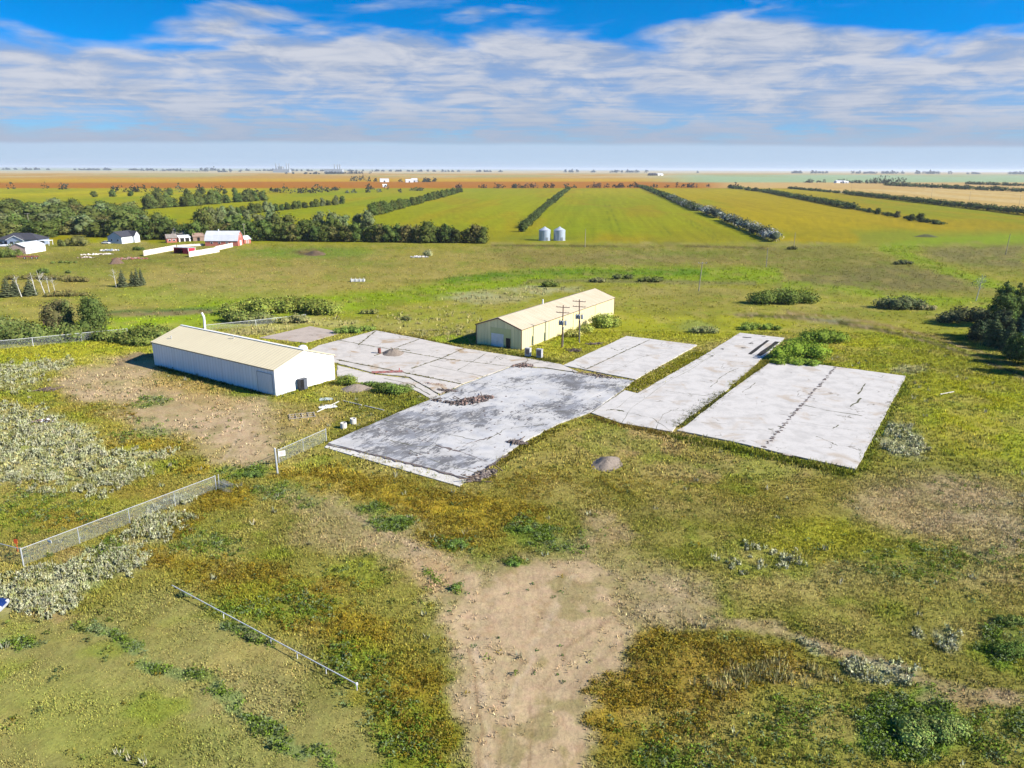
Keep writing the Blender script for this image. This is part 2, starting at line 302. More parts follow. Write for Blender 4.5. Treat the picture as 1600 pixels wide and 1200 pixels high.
# strokes on the land: (kind, shape, softness px, colour, opacity, channel, channel weight)
E_, PO, LN = 'e', 'p', 'l'
STROKES = [
 # pasture beyond the yard
 (PO,[(0,400),(300,395),(700,390),(1200,388),(1260,430),(900,428),(700,440),(560,460),(300,480),(0,470)],18,C_PAST,.85,None),
 (E_,(480,395,110,9),6,alb(120,150,45),.8,None),(E_,(480,394,25,4),3,alb(110,85,65),.9,None),(E_,(560,412,70,5),5,alb(125,140,50),.5,None),
 (E_,(300,460,160,16),14,alb(140,160,45),.6,None),(E_,(180,405,110,12),10,alb(130,130,55),.7,None),(E_,(90,425,110,12),10,alb(150,160,55),.7,None),
 (E_,(330,440,110,18),14,alb(175,160,90),.6,None),(E_,(620,430,120,15),14,alb(172,158,80),.6,None),
 (PO,[(760,390),(1190,390),(1200,412),(1000,420),(800,420)],8,alb(142,130,66),.75,None),
 (E_,(990,403,90,9),8,alb(150,140,80),.6,None),(E_,(1080,395,90,5),5,alb(120,140,40),.6,None),
 (PO,[(1170,382),(1320,385),(1430,410),(1560,445),(1600,452),(1600,462),(1440,460),(1290,455),(1190,445)],10,alb(138,132,64),.85,None),
 (PO,[(1215,447),(1280,424),(1380,414),(1480,426),(1540,448),(1420,455),(1300,456)],8,alb(128,120,72),.8,None),
 (PO,[(1440,388),(1600,380),(1600,420),(1520,418),(1460,402)],8,alb(134,126,78),.85,None),
 (PO,[(1330,362),(1600,360),(1600,384),(1440,380),(1350,380)],6,alb(140,150,40),.8,None),
 (LN,[(1600,462),(1520,436),(1440,408),(1380,388),(1450,378),(1600,373)],7,C_BRIGHT,.9,'tall',.8),
 (LN,[(1230,447),(1330,455),(1440,468),(1600,478)],7,C_BRIGHT,.8,'tall',.6),
 (LN,[(770,383.5),(1000,384.5),(1210,387)],1.3,alb(92,80,48),.75,None),(LN,[(945,320),(958,364)],.9,alb(112,124,20),.6,None),(LN,[(952,320),(971,366)],.9,alb(112,124,20),.6,None),(LN,[(1025,345),(1050,368)],.9,alb(118,126,22),.6,None),(LN,[(1072,345),(1122,376)],.9,alb(116,124,22),.6,None),(LN,[(1080,345),(1130,374)],.9,alb(116,124,22),.5,None),(LN,[(905,318),(990,327),(1095,337)],1.0,alb(158,140,40),.5,None),(LN,[(882,358),(890,345)],1.0,alb(104,112,24),.5,None),
 (E_,(840,372,60,4),3,alb(128,140,40),.6,None),
 # valley floor
 (LN,[(0,524),(130,516),(220,503),(340,482),(470,476),(570,470),(660,457),(780,438),(900,428),(1060,430),(1210,430)],13,C_BRIGHT,.95,'tall',.8),
 (LN,[(140,508),(330,500),(480,489),(560,483)],9,alb(150,172,36),.8,None),
 (LN,[(700,437),(840,425),(960,427),(1100,426)],5,alb(100,138,30),.8,'tall',1),
 (LN,[(165,492),(250,490),(330,486)],4,alb(140,120,90),.85,None),(LN,[(150,488),(350,482)],2.5,alb(80,110,55),.8,None),
 (LN,[(825,440),(930,438),(1000,440),(1180,443)],3,alb(135,128,80),.8,None),
 (E_,(840,452,60,5),4,C_SAGE*.85,.6,'straw',.6),(E_,(760,465,70,8),5,C_SAGE*.85,.55,'straw',.6),
 (PO,[(560,500),(700,480),(760,478),(742,505),(742,530),(700,528),(640,515)],8,alb(160,158,70),.6,'straw',.5),
 (PO,[(340,522),(400,510),(480,500),(560,502),(575,515),(485,508),(405,524)],5,alb(190,182,110),.75,'straw',.9),
 (E_,(700,532,30,8),6,C_BRIGHT,.7,None),
 # around the pads
 (PO,[(815,548),(962,488),(1160,470),(1240,500),(1240,530),(1160,518),(1095,538),(980,523),(885,570)],8,C_LIME,.8,None),
 (E_,(1080,480,120,16),12,alb(145,140,60),.6,None),(E_,(1090,512,30,10),6,alb(150,165,90),.6,None),
 (PO,[(1000,455),(1200,452),(1200,480),(1000,480)],10,alb(150,142,62),.5,None),
 (PO,[(1230,500),(1420,520),(1600,590),(1600,740),(1450,640),(1420,580),(1290,565)],22,C_LIME,.85,None),
 (E_,(1500,560,110,30),25,alb(140,142,48),.6,None),(E_,(1340,500,120,16),14,alb(138,136,46),.6,None),
 (E_,(1520,650,90,40),24,alb(170,168,36),.7,None),(E_,(1540,700,70,20),15,alb(160,160,40),.6,None),
 (LN,[(1150,492),(1250,496),(1340,508),(1440,530),(1530,560),(1605,592)],3,alb(74,72,34),.95,'dirt',.75),
 (LN,[(1230,488),(1340,500),(1450,524),(1540,553),(1605,580)],2.5,alb(134,114,62),.85,'dirt',.6),
 (LN,[(1420,590),(1385,650),(1340,738)],9,alb(120,135,40),.7,'tall',.7),
 (LN,[(1045,682),(1150,700),(1230,718),(1335,742)],7,alb(112,124,40),.85,'tall',.9),
 # dry belt in front of the pads
 (PO,[(920,655),(1050,685),(1150,705),(1340,745),(1420,760),(1600,800),(1600,980),(1400,930),(1200,880),(1000,800),(800,760),(830,700)],26,alb(150,138,64),.7,None),
 (E_,(1000,690,110,22),18,alb(174,148,98),.85,None),(E_,(1130,735,120,18),18,alb(176,152,104),.75,None),(E_,(900,760,70,16),14,alb(178,158,96),.6,None),(E_,(1080,800,90,16),16,alb(172,152,96),.6,None),(E_,(1330,905,130,24),24,alb(174,158,104),.6,None),(E_,(1540,900,70,26),24,alb(172,154,108),.7,None),(E_,(1200,930,110,24),24,alb(166,150,92),.6,None),(E_,(1460,790,130,50),34,alb(186,164,124),.9,None),(E_,(1560,830,60,50),25,alb(184,166,126),.85,None),
 (E_,(1180,770,130,22),20,alb(150,140,60),.6,None),(E_,(1300,850,150,30),25,alb(158,158,46),.5,None),(E_,(1280,830,90,24),20,C_LIME,.45,None),
 (E_,(1080,850,90,30),20,alb(130,134,50),.6,None),(E_,(1450,880,120,30),25,alb(120,132,50),.5,'weed',.25),
 (E_,(1380,940,140,40),30,alb(150,142,70),.6,None),(E_,(1410,800,60,18),14,alb(182,160,105),.6,None),(E_,(1590,690,30,60),16,alb(150,160,50),.5,None),
 # west field by the white shed
 (PO,[(0,545),(240,522),(245,560),(120,580),(0,600)],10,alb(166,164,48),.85,None),
 (PO,[(0,600),(100,585),(250,640),(330,700),(340,740),(240,780),(120,820),(0,840)],20,alb(152,140,60),.7,None),
 (E_,(230,580,60,14),10,alb(175,145,75),.7,None),
 (LN,[(205,580),(250,583),(330,602),(425,626)],7,alb(110,118,44),.9,None),  # dark green band painted where the shed wall's shadow lies
 (PO,[(85,598),(150,566),(245,556),(250,592),(330,612),(430,632),(520,640),(500,668),(440,690),(428,732),(380,728),(340,700),(230,672),(170,650),(110,625)],14,C_DIRT,.78,'dirt',.9),
 (E_,(170,600,75,22),16,C_DIRT*1.02,.85,'dirt',.6),(E_,(360,690,60,30),20,C_DIRT,.95,'dirt',.9),(E_,(385,640,60,16),14,C_DIRT,.5,'dirt',.5),
 (E_,(150,580,60,7),6,C_DIRT,.6,'dirt',.6),(LN,[(175,570),(215,558),(246,554)],5,alb(150,125,110),.8,'dirt',.6),
 (E_,(300,600,80,16),14,alb(178,145,78),.55,None),(E_,(470,650,60,26),18,alb(170,148,70),.7,None),(E_,(320,625,60,10),9,alb(182,150,90),.5,None),
 (E_,(230,627,28,7),6,alb(150,155,100),.7,'weed',.4),(E_,(225,655,26,6),6,alb(150,155,100),.7,'weed',.4),(E_,(245,675,35,6),6,alb(140,150,95),.7,'weed',.4),
 (E_,(200,685,22,7),6,alb(130,125,75),.7,'weed',.5),(E_,(330,665,60,14),12,C_DIRT,.8,'dirt',.8),(E_,(300,705,70,10),9,alb(165,150,90),.6,None),
 (PO,[(525,622),(600,612),(690,622),(620,648),(520,690),(515,650)],8,alb(130,128,52),.85,None),
 (E_,(640,628,40,14),8,alb(118,122,44),.8,'tall',.5),(E_,(520,640,30,14),10,alb(160,145,70),.6,None),
 (E_,(400,738,40,9),8,C_GREEN,.9,'weed',.9),(E_,(440,775,50,12),12,alb(140,150,85),.8,'weed',.35),
 # west weeds and sage
 (PO,[(-40,630),(60,642),(140,672),(168,700),(140,738),(60,750),(-40,752)],12,alb(185,182,130),.7,'sage',1.0),
 (E_,(20,600,45,14),10,alb(180,178,125),.55,'sage',.6),(LN,[(0,577),(60,578),(108,566)],6,C_SAGE,.6,'sage',.9),
 (E_,(165,640,50,14),12,C_RUST,.5,'gold',.45),(E_,(110,635,50,12),12,alb(150,138,60),.6,None),
 (E_,(200,728,48,20),10,alb(180,176,125),.6,'sage',.9),(E_,(120,768,60,9),8,alb(180,175,120),.5,'sage',.8),(E_,(150,752,60,14),10,alb(175,172,120),.45,'sage',.7),(E_,(240,712,34,8),6,C_SAGE,.5,'sage',.7),
 (E_,(250,700,50,9),8,C_GOLD*.9,.65,'gold',.8),(E_,(200,695,28,8),8,C_GOLD*.9,.6,'gold',.7),(E_,(310,735,30,8),7,C_GOLD,.6,'gold',.8),
 (E_,(200,785,110,26),20,alb(152,132,60),.7,None),(E_,(60,800,90,35),20,alb(136,142,55),.7,'weed',.2),(E_,(110,815,70,16),14,C_RUST*.9,.6,'gold',.2),
 (E_,(40,850,60,20),14,alb(135,125,62),.6,None),
 (PO,[(-40,905),(30,900),(100,885),(190,838),(240,800),(300,772),(305,800),(255,842),(195,888),(150,925),(70,962),(-40,968)],10,alb(180,178,128),.6,'sage',1.0),
 (E_,(120,905,50,20),12,C_SAGE,.5,'sage',1.0),(E_,(110,872,30,12),10,alb(150,125,80),.6,None),
 (E_,(280,808,50,28),14,C_GOLD*.85,.6,'gold',.8),(E_,(350,775,40,20),12,C_GOLD*.95,.75,'gold',1.0),(E_,(240,868,50,14),12,C_RUST,.7,'gold',.9),
 (E_,(170,855,24,14),8,C_GREEN,.7,'weed',.8),(E_,(330,850,50,20),16,alb(140,150,80),.6,'weed',.3),
 # mown corner bottom left
 (PO,[(-60,985),(110,960),(270,920),(420,1000),(560,1078),(640,1240),(-60,1240)],16,alb(152,146,84),.9,None),
 (E_,(140,1120,160,60),50,alb(154,158,74),.6,None),(E_,(360,1080,90,60),40,alb(156,146,92),.6,None),
 (E_,(300,1180,140,40),40,alb(144,148,76),.6,None),(E_,(60,960,50,8),8,alb(180,150,105),.7,'dirt',.4),
 (LN,[(118,978),(160,985),(225,1015)],9,alb(124,146,88),.7,'weed',.45),(LN,[(250,1040),(290,1055),(345,1088),(375,1110)],11,alb(124,146,84),.7,'weed',.45),(LN,[(385,1130),(420,1150),(500,1195)],11,alb(126,146,84),.7,'weed',.45),(LN,[(370,985),(410,1008)],8,alb(112,138,90),.6,'weed',.7),(E_,(30,1010,20,10),8,alb(112,138,90),.6,'weed',.7),
 # gold weeds east of the rail
 (PO,[(255,868),(340,860),(430,892),(520,925),(605,975),(650,1020),(690,1090),(700,1150),(690,1210),(610,1210),(600,1120),(560,1060),(470,985),(360,930),(290,915)],16,alb(150,140,50),.8,'gold',.45),
 (E_,(470,920,100,16),14,C_RUST*.95,.6,'gold',.8),(E_,(380,895,60,18),14,C_RUST,.6,'gold',.8),(E_,(570,985,60,22),16,C_GOLD*.8,.6,'gold',.8),(E_,(660,1110,36,60),18,C_GOLD*.75,.6,'gold',.8),
 (E_,(440,950,80,24),20,alb(122,134,50),.6,'weed',.6),(E_,(560,1040,60,40),24,alb(124,132,52),.6,'weed',.5),(E_,(620,1150,40,60),24,alb(130,134,52),.6,'weed',.4),
 # dirt track
 (PO,[(700,1240),(930,1240),(960,1090),(1000,990),(1130,960),(1150,925),(1060,900),(960,850),(900,840),(860,875),(800,895),(735,868),(690,848),(630,822),(560,790),(500,772),(450,790),(560,850),(640,885),(690,950),(712,1050),(720,1120)],24,alb(184,166,126),.55,'dirt',.5),
 (PO,[(730,1240),(915,1240),(935,1090),(960,1000),(965,940),(915,868),(860,890),(800,905),(745,888),(700,868),(640,842),(575,812),(600,850),(665,895),(705,950),(728,1050),(742,1120)],20,C_DIRT,.92,'dirt',1.0),
 (E_,(560,835,110,32),26,alb(178,160,112),.7,'dirt',.5),(E_,(830,960,100,90),40,C_DIRT*1.0,.8,'dirt',1.0),(E_,(680,890,60,22),18,alb(200,160,120),.6,'dirt',.5),
 (E_,(1040,930,90,34),28,alb(196,172,140),.55,'dirt',.6),(LN,[(1080,960),(1200,985),(1330,1020),(1450,1060),(1620,1105)],11,alb(180,158,124),.6,'dirt',.5),
 (E_,(940,830,50,22),18,alb(190,160,125),.55,'dirt',.5),(E_,(760,1080,60,80),30,alb(200,178,140),.5,'dirt',.6),
 (LN,[(790,1230),(800,1100),(835,1000),(900,900)],4,alb(222,200,168),.4,'dirt',1),(LN,[(776,1230),(784,1100),(820,1000),(885,900)],3,alb(176,150,114),.55,'dirt',1),(LN,[(880,1230),(884,1120),(915,1050),(970,1000)],3,alb(176,150,114),.55,'dirt',1),(LN,[(760,1230),(762,1100),(740,1010)],4,alb(222,200,168),.4,'dirt',.9),(LN,[(748,1230),(752,1100),(728,1005)],2.2,alb(168,140,106),.7,'dirt',.9),(LN,[(815,1230),(830,1110),(880,1015),(960,960)],2.4,alb(170,142,108),.7,'dirt',1),(LN,[(345,725),(370,690),(380,655),(375,640)],1.6,alb(214,190,160),.7,'dirt',.9),(LN,[(395,722),(392,690),(398,655)],1.6,alb(166,140,108),.6,'dirt',.9),
 (LN,[(860,1230),(866,1110),(900,1040),(985,985)],3,alb(212,188,150),.5,'dirt',.5),(LN,[(540,800),(640,850),(740,900)],4,alb(214,188,155),.4,'dirt',.4),
 (E_,(870,845,50,14),10,alb(140,152,88),.7,'weed',.4),(E_,(825,828,22,18),8,C_GREEN,.8,'weed',.9),(E_,(802,882,14,6),5,C_GREEN,.9,'weed',1.0),
 (E_,(610,815,40,8),8,C_GREEN,.8,'weed',.9),(E_,(575,797,24,8),7,C_GREEN,.7,'weed',.8),(E_,(715,853,30,10),7,C_GREEN,.9,'weed',1.0),(E_,(690,900,14,5),5,C_GREEN,.6,'weed',.6),(E_,(715,917,9,8),5,C_GREEN,.8,'weed',.9),
 # gold weeds in front of burnt pad
 (PO,[(440,735),(500,722),(560,738),(640,755),(715,770),(790,772),(860,790),(850,815),(770,835),(700,825),(610,790),(520,770)],12,alb(166,144,46),.75,'gold',.7),
 (E_,(500,745,60,12),9,C_GOLD,.6,'gold',.9),(E_,(680,790,90,14),10,C_GOLD,.75,'gold',1.0),(E_,(540,765,50,7),7,C_GOLD,.7,'gold',1.0),(E_,(720,845,60,18),14,C_GOLD*.85,.6,'gold',.8),
 (E_,(560,720,70,12),9,alb(140,135,62),.5,None),(E_,(830,760,50,25),18,alb(150,135,55),.6,'gold',.4),(E_,(960,760,90,25),22,alb(150,140,58),.5,'gold',.2),
 # bottom right
 (PO,[(945,1060),(985,985),(1060,985),(1150,1000),(1250,1035),(1200,1090),(1100,1140),(1000,1180),(940,1180)],16,C_RUST*.95,.75,'gold',.75),
 (E_,(1050,990,60,10),9,C_GOLD*.9,.6,'gold',.9),(E_,(980,1120,40,50),16,C_GOLD*.85,.6,'gold',.8),(E_,(1200,1060,80,20),18,alb(184,156,96),.7,'straw',.6),
 (E_,(1130,1160,160,60),40,alb(138,134,52),.7,'weed',.2),(E_,(1050,1190,50,40),24,alb(110,130,45),.6,'weed',.5),(E_,(1290,1140,100,50),30,alb(135,138,60),.6,'weed',.3),
 (E_,(1265,1012,20,10),7,C_SAGE,.6,'sage',.9),(E_,(1370,1050,60,16),10,C_SAGE*.9,.5,'sage',.9),(E_,(1480,1005,30,20),10,C_SAGE*.9,.5,'sage',.9),(E_,(1415,990,14,10),6,C_SAGE,.5,'sage',.9),(E_,(1180,875,60,14),10,alb(160,158,90),.4,'sage',.25),
 (E_,(1410,690,32,26),12,C_SAGE*.85,.6,'sage',.9),(E_,(1300,500,30,4),4,C_SAGE,.3,None),(E_,(1420,577,25,5),4,C_SAGE*.9,.5,'straw',.6),
 (E_,(1440,1130,90,60),16,alb(112,148,56),.9,'weed',1.0),(E_,(1570,1010,40,36),14,alb(95,135,52),.8,'weed',.9),(E_,(1560,1150,60,40),20,alb(120,138,58),.7,'weed',.5),
 (E_,(1500,1090,120,12),12,alb(170,145,110),.6,'dirt',.5),(E_,(1530,960,70,40),30,alb(150,146,72),.6,None),
]
D_AZ = math.atan((924 - 800) / FOC); DV = np.array([math.sin(D_AZ), math.cos(D_AZ)]); DU = np.array([math.cos(D_AZ), -math.sin(D_AZ)])

def land(X, Y, tint=True):
    """colour of the land and what grows there, at world points"""
    px, py = proj(X, Y)
    front = sstep(Y, 5, 20)
    n1 = fbm(X / 9, Y / 9); n2 = fbm(X / 2.2 + 50, Y / 2.2); n3 = fbm(X / 40 + 9, Y / 40 + 5); n4 = fbm(X / .7, Y / .7, 2)
    dist = np.hypot(X, Y)
    scale = np.clip(6 * 60 / np.maximum(dist, 30), .6, 10)          # how far outlines wander
    qx = px + (fbm(X / 5 + 31, Y / 5) - .5) * 22 * scale * .8 + (n2 - .5) * 14 * scale * .5
    qy = py + (fbm(X / 5 - 71, Y / 5 + 3) - .5) * 10 * scale * .8 + (n4 - .5) * 5 * scale * .5
    C = C_OLIVE[None] * np.ones((len(X), 1))
    def put(c, m): C[:] = C * (1 - m[:, None]) + c * m[:, None]
    put(C_LIME, sstep(py, 760, 520) * .6); put(C_BROWN, sstep(n3, .5, .72) * .5)
    ch = {k: np.zeros(len(X)) for k in ('dirt', 'sage', 'gold', 'weed', 'tall', 'straw')}
    # crops and far country
    far = py < 400
    s = 924 + (px - 924) * 115 / np.maximum(py - 262, 1.5)
    v = X * DV[0] + Y * DV[1]; u = X * DU[0] + Y * DU[1]
    crop = sstep(qy, 380, 377) * front
    put(alb(164,164,12), crop)
    stv = fbm(u / 3.0, v / 160, 3)
    put(alb(160,162,10), crop * sstep(s, 380, 400)); put(alb(156,158,10), crop * sstep(s, 798, 802)); put(alb(178,158,8), crop * sstep(s, 1212, 1222)); put(alb(166,148,10), crop * sstep(s, 1637, 1650))
    put(alb(152,142,26), crop * sstep(py, 345, 372) * sstep(fbm(u / 60, v / 90), .35, .6) * .7)
    put(alb(185,170,16), crop * sstep(py, 312, 296) * .6 * sstep(s, 500, 900)); put(alb(196,184,14), crop * sstep(py, 312, 303) * sstep(px, 460, 380) * .8)
    put(alb(172,150,20), crop * sstep(fbm(u / 45 + 4, v / 200), .52, .68) * .55); put(alb(136,156,12), crop * sstep(fbm(u / 70 + 14, v / 260), .55, .7) * .5)
    C *= (1 + (stv - .5)[:, None] * .35 * crop[:, None])
    b4 = crop * sstep(s, 2030, 2070); put(alb(214,180,104), b4); put(alb(226,200,140), b4 * sstep(fbm(u / 30, v / 400), .5, .65) * .6)
    put(alb(200,196,170), crop * np.exp(-((s - 2100) / 22) ** 2) * .8)
    yf = sstep(py, 295.0, 293.2) * front                            # beyond the crops; farthest fields painted paler, as through haze
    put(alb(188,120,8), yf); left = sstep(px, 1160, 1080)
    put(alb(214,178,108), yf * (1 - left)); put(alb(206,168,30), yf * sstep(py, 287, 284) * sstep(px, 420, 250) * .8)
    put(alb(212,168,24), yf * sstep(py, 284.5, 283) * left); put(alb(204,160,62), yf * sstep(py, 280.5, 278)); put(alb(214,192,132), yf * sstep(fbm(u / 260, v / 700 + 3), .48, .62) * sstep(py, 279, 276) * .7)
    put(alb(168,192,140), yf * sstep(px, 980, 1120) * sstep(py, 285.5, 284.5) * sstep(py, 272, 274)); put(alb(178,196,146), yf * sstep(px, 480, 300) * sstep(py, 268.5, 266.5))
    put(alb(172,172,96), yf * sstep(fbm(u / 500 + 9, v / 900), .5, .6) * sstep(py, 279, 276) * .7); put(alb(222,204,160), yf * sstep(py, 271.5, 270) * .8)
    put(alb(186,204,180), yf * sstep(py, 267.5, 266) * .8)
    # strokes
    for st in STROKES:
        kind, shp, soft, c, op, chan = st[:6]; cw = st[6] if len(st) > 6 else 0
        if kind == E_:
            cx, cy, rx, ry = shp; k = np.hypot((qx - cx) / rx, (qy - cy) / ry); m = sstep(k, 1 + soft / min(rx, ry) * .6, 1 - soft / min(rx, ry) * .6)
        elif kind == PO: m = sstep(poly_sd(qx, qy, shp), soft, -soft)
        elif soft < 5: m = sstep(line_d(px + (qx - px) * .22, py + (qy - py) * .22, shp), soft * 1.6, soft * .4)
        else: m = sstep(line_d(qx, qy, shp), soft * 1.5, soft * .5)
        m = m * front
        put(np.asarray(c), m * op)
        if chan: ch[chan] = np.maximum(ch[chan] * (1 - m * op * .5), m * cw)
        if chan != 'dirt': ch['dirt'] = ch['dirt'] * (1 - m * op * .75)
    # dry and green mottling over the rough grass
    g = (1 - crop) * (1 - ch['dirt'])
    put(alb(122,124,46), g * sstep(n1, .5, .72) * .45); put(alb(180,162,94), g * sstep(fbm(X / 6 + 90, Y / 6), .52, .7) * .4); put(alb(132,150,38), g * sstep(fbm(X / 7 - 40, Y / 7 + 60), .56, .72) * .45)
    C *= (1 + .20 * g * sstep(py, 400, 540))[:, None] * (.86 + .28 * n2)[:, None]
    d = ch['dirt'] * sstep(n2 + (n4 - .5) * .6, .55, .7) * .5; put(C_DIRT * np.array([.80, .74, .62]), d); put(C_DIRT * 1.14, ch['dirt'] * sstep(fbm(X / 1.1 + 70, Y / 3.0, 3), .52, .7) * .6); put(alb(150,142,80), ch['dirt'] * sstep(fbm(X / 2.6 + 20, Y / 2.6 + 9, 4), .56, .68) * .55)
    return C, ch, px, py

# ------------------------------------------------------------------ ground sheet
def ground():
    dl = np.concatenate([np.arange(62, 3, -.16), np.arange(3, .62, -.03), np.geomspace(.6, .045, 60)])
    rad = CAMH / np.tan(np.radians(dl)); az = np.concatenate([np.arange(-46, 46.01, .16), np.arange(52, 309, 6.0)])
    A, Rr = np.meshgrid(np.radians(az), rad); X = (Rr * np.sin(A)).ravel(); Y = (Rr * np.cos(A)).ravel()
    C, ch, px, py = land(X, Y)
    nz = (fbm(X / 3.5, Y / 3.5, 3) - .5) * .22; hold = np.full(X.shape, 1e9)
    for f in FOOT: hold = np.minimum(hold, poly_sd(X, Y, f))
    nz *= sstep(hold, .5, 6) * sstep(np.hypot(X, Y), 300, 150)
    V = np.stack([X, Y, nz], 1); nr, nc = len(rad), len(az)
    i = np.arange(nr - 1)[:, None] * nc + np.arange(nc)[None]; j = np.arange(nr - 1)[:, None] * nc + (np.arange(nc)[None] + 1) % nc
    F = np.concatenate([np.stack([i, i + nc, j], -1).reshape(-1, 3), np.stack([j, i + nc, j + nc], -1).reshape(-1, 3)])
    V = np.vstack([V, [[0, 0, 0]]]); C = np.vstack([C, C[:1]]); k = np.arange(nc)
    F = np.vstack([F, np.stack([k, (k + 1) % nc, np.full(nc, len(V) - 1)], 1)[:, ::1]])
    m = bpy.data.materials.new('prairie'); m.use_nodes = True; t = m.node_tree; b = t.nodes['Principled BSDF']; b.inputs['Roughness'].default_value = .95; b.inputs['Specular IOR Level'].default_value = .05
    at = N(t, 'ShaderNodeAttribute', attribute_name='Col'); tc = N(t, 'ShaderNodeTexCoord'); o = tc.outputs['Object']
    a = noise(t, o, 2.6, 6, .65); f = noise(t, o, .5, 6, .6); g = noise(t, o, .06, 6, .6)
    val = math_node(t, 'ADD', math_node(t, 'ADD', math_node(t, 'MULTIPLY', a, .75), math_node(t, 'MULTIPLY', f, .55)), math_node(t, 'ADD', math_node(t, 'MULTIPLY', g, .4), .15))
    hs = N(t, 'ShaderNodeHueSaturation'); L(t, at.outputs['Color'], hs.inputs['Color']); L(t, val, hs.inputs['Value'])
    L(t, math_node(t, 'ADD', math_node(t, 'MULTIPLY', noise(t, o, .9, 5, .6), .06), .47), hs.inputs['Hue'])
    L(t, hs.outputs[0], b.inputs['Base Color'])
    bn = N(t, 'ShaderNodeBump'); bn.inputs['Strength'].default_value = .55; bn.inputs['Distance'].default_value = .25
    L(t, math_node(t, 'ADD', math_node(t, 'MULTIPLY', a, .5), f), bn.inputs['Height']); L(t, bn.outputs[0], b.inputs['Normal'])
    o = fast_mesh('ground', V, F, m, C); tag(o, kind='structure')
ground()

# ------------------------------------------------------------------ ground cover (stuff)
def scatter_points(n, d0, d1, spread=1.05, power=1.0):
    """n points, even per square metre between the distances d0 and d1 ahead"""
    y = np.sqrt(rng.random(n) * (d1 ** 2 - d0 ** 2) + d0 ** 2); x = (rng.random(n) * 2 - 1) * spread * y * 1.04
    return x, y
def clear_of(X, Y, pad=.15):
    k = np.ones(len(X), bool)
    for f in FOOT: k &= poly_sd(X, Y, f) > pad
    return k
def blades(X, Y, C, nb, h, w_, lean, jit=.25, spread=.15, up=0.0):
    """one bunch of nb pointed leaves per point; h, w_, spread arrays or numbers"""
    n = len(X); h = np.broadcast_to(h, n); w_ = np.broadcast_to(w_, n); spread = np.broadcast_to(spread, n)
    rep = lambda q: np.repeat(q, nb)
    a = rng.random(n * nb) * 2 * math.pi; rr = np.sqrt(rng.random(n * nb)) * rep(spread)
    bx = rep(X) + np.cos(a) * rr; by = rep(Y) + np.sin(a) * rr
    hh = rep(h) * rng.uniform(.55, 1.15, n * nb); ww = rep(w_) * rng.uniform(.6, 1.3, n * nb)
    t = rng.random(n * nb) * 2 * math.pi; ln = hh * rng.uniform(.1, 1, n * nb) * lean
    b2 = a + rng.normal(0, .8, n * nb); z0 = up * hh * rng.random(n * nb)
    V = np.empty((n * nb, 3, 3)); tx, ty = np.cos(t) * ww / 2, np.sin(t) * ww / 2
    V[:, 0] = np.stack([bx - tx, by - ty, z0 - .02], 1); V[:, 1] = np.stack([bx + tx, by + ty, z0 - .02], 1)
    V[:, 2] = np.stack([bx + np.cos(b2) * ln, by + np.sin(b2) * ln, z0 + hh], 1)
    c = np.repeat(C, nb, 0) * (1 + rng.normal(0, jit, (n * nb, 1))).clip(.35, 2) * (1 + rng.normal(0, .06, (n * nb, 3)))
    return V.reshape(-1, 3), np.repeat(c, 3, 0).clip(.002, .9)
def clumps(X, Y, C, nl, r, h, s, jit=.25, flat=.5):
    """bushy weeds: nl small leaves in a dome of radius r and height h"""
    n = len(X); m = n * nl; rep = lambda q: np.repeat(np.broadcast_to(q, n), nl)
    d = rng.normal(0, 1, (m, 3)); d /= np.linalg.norm(d, axis=1, keepdims=True); d[:, 2] = np.abs(d[:, 2])
    q = rng.uniform(.55, 1.05, m) ; cx = rep(X) + d[:, 0] * rep(r) * q; cy = rep(Y) + d[:, 1] * rep(r) * q; cz = d[:, 2] * rep(h) * q + .02
    e1 = rng.normal(0, 1, (m, 3)); e2 = np.cross(e1, d * flat + rng.normal(0, .5, (m, 3))); e1 /= np.linalg.norm(e1, axis=1, keepdims=True); e2 /= np.linalg.norm(e2, axis=1, keepdims=True) + 1e-9
    ss = (rep(s) * rng.uniform(.6, 1.3, m))[:, None]; c0 = np.stack([cx, cy, cz], 1)
    V = np.stack([c0 - e1 * ss * .6, c0 + e1 * ss * .6, c0 + e2 * ss], 1)
    V[:, :, 2] = np.maximum(V[:, :, 2], .0)
    c = np.repeat(C, nl, 0) * (1 + rng.normal(0, jit, (m, 1))).clip(.4, 2)
    return V.reshape(-1, 3), np.repeat(c, 3, 0).clip(.002, .9)
def tri_obj(name, parts, mt, **tags):
    V = np.concatenate([p[0] for p in parts]); c = np.concatenate([p[1] for p in parts])
    o = fast_mesh(name, V, np.arange(len(V)).reshape(-1, 3), mt, c); tag(o, **tags); return o
GRASS = leafmat('grass blades', up=.80, trans=.10, var=0)
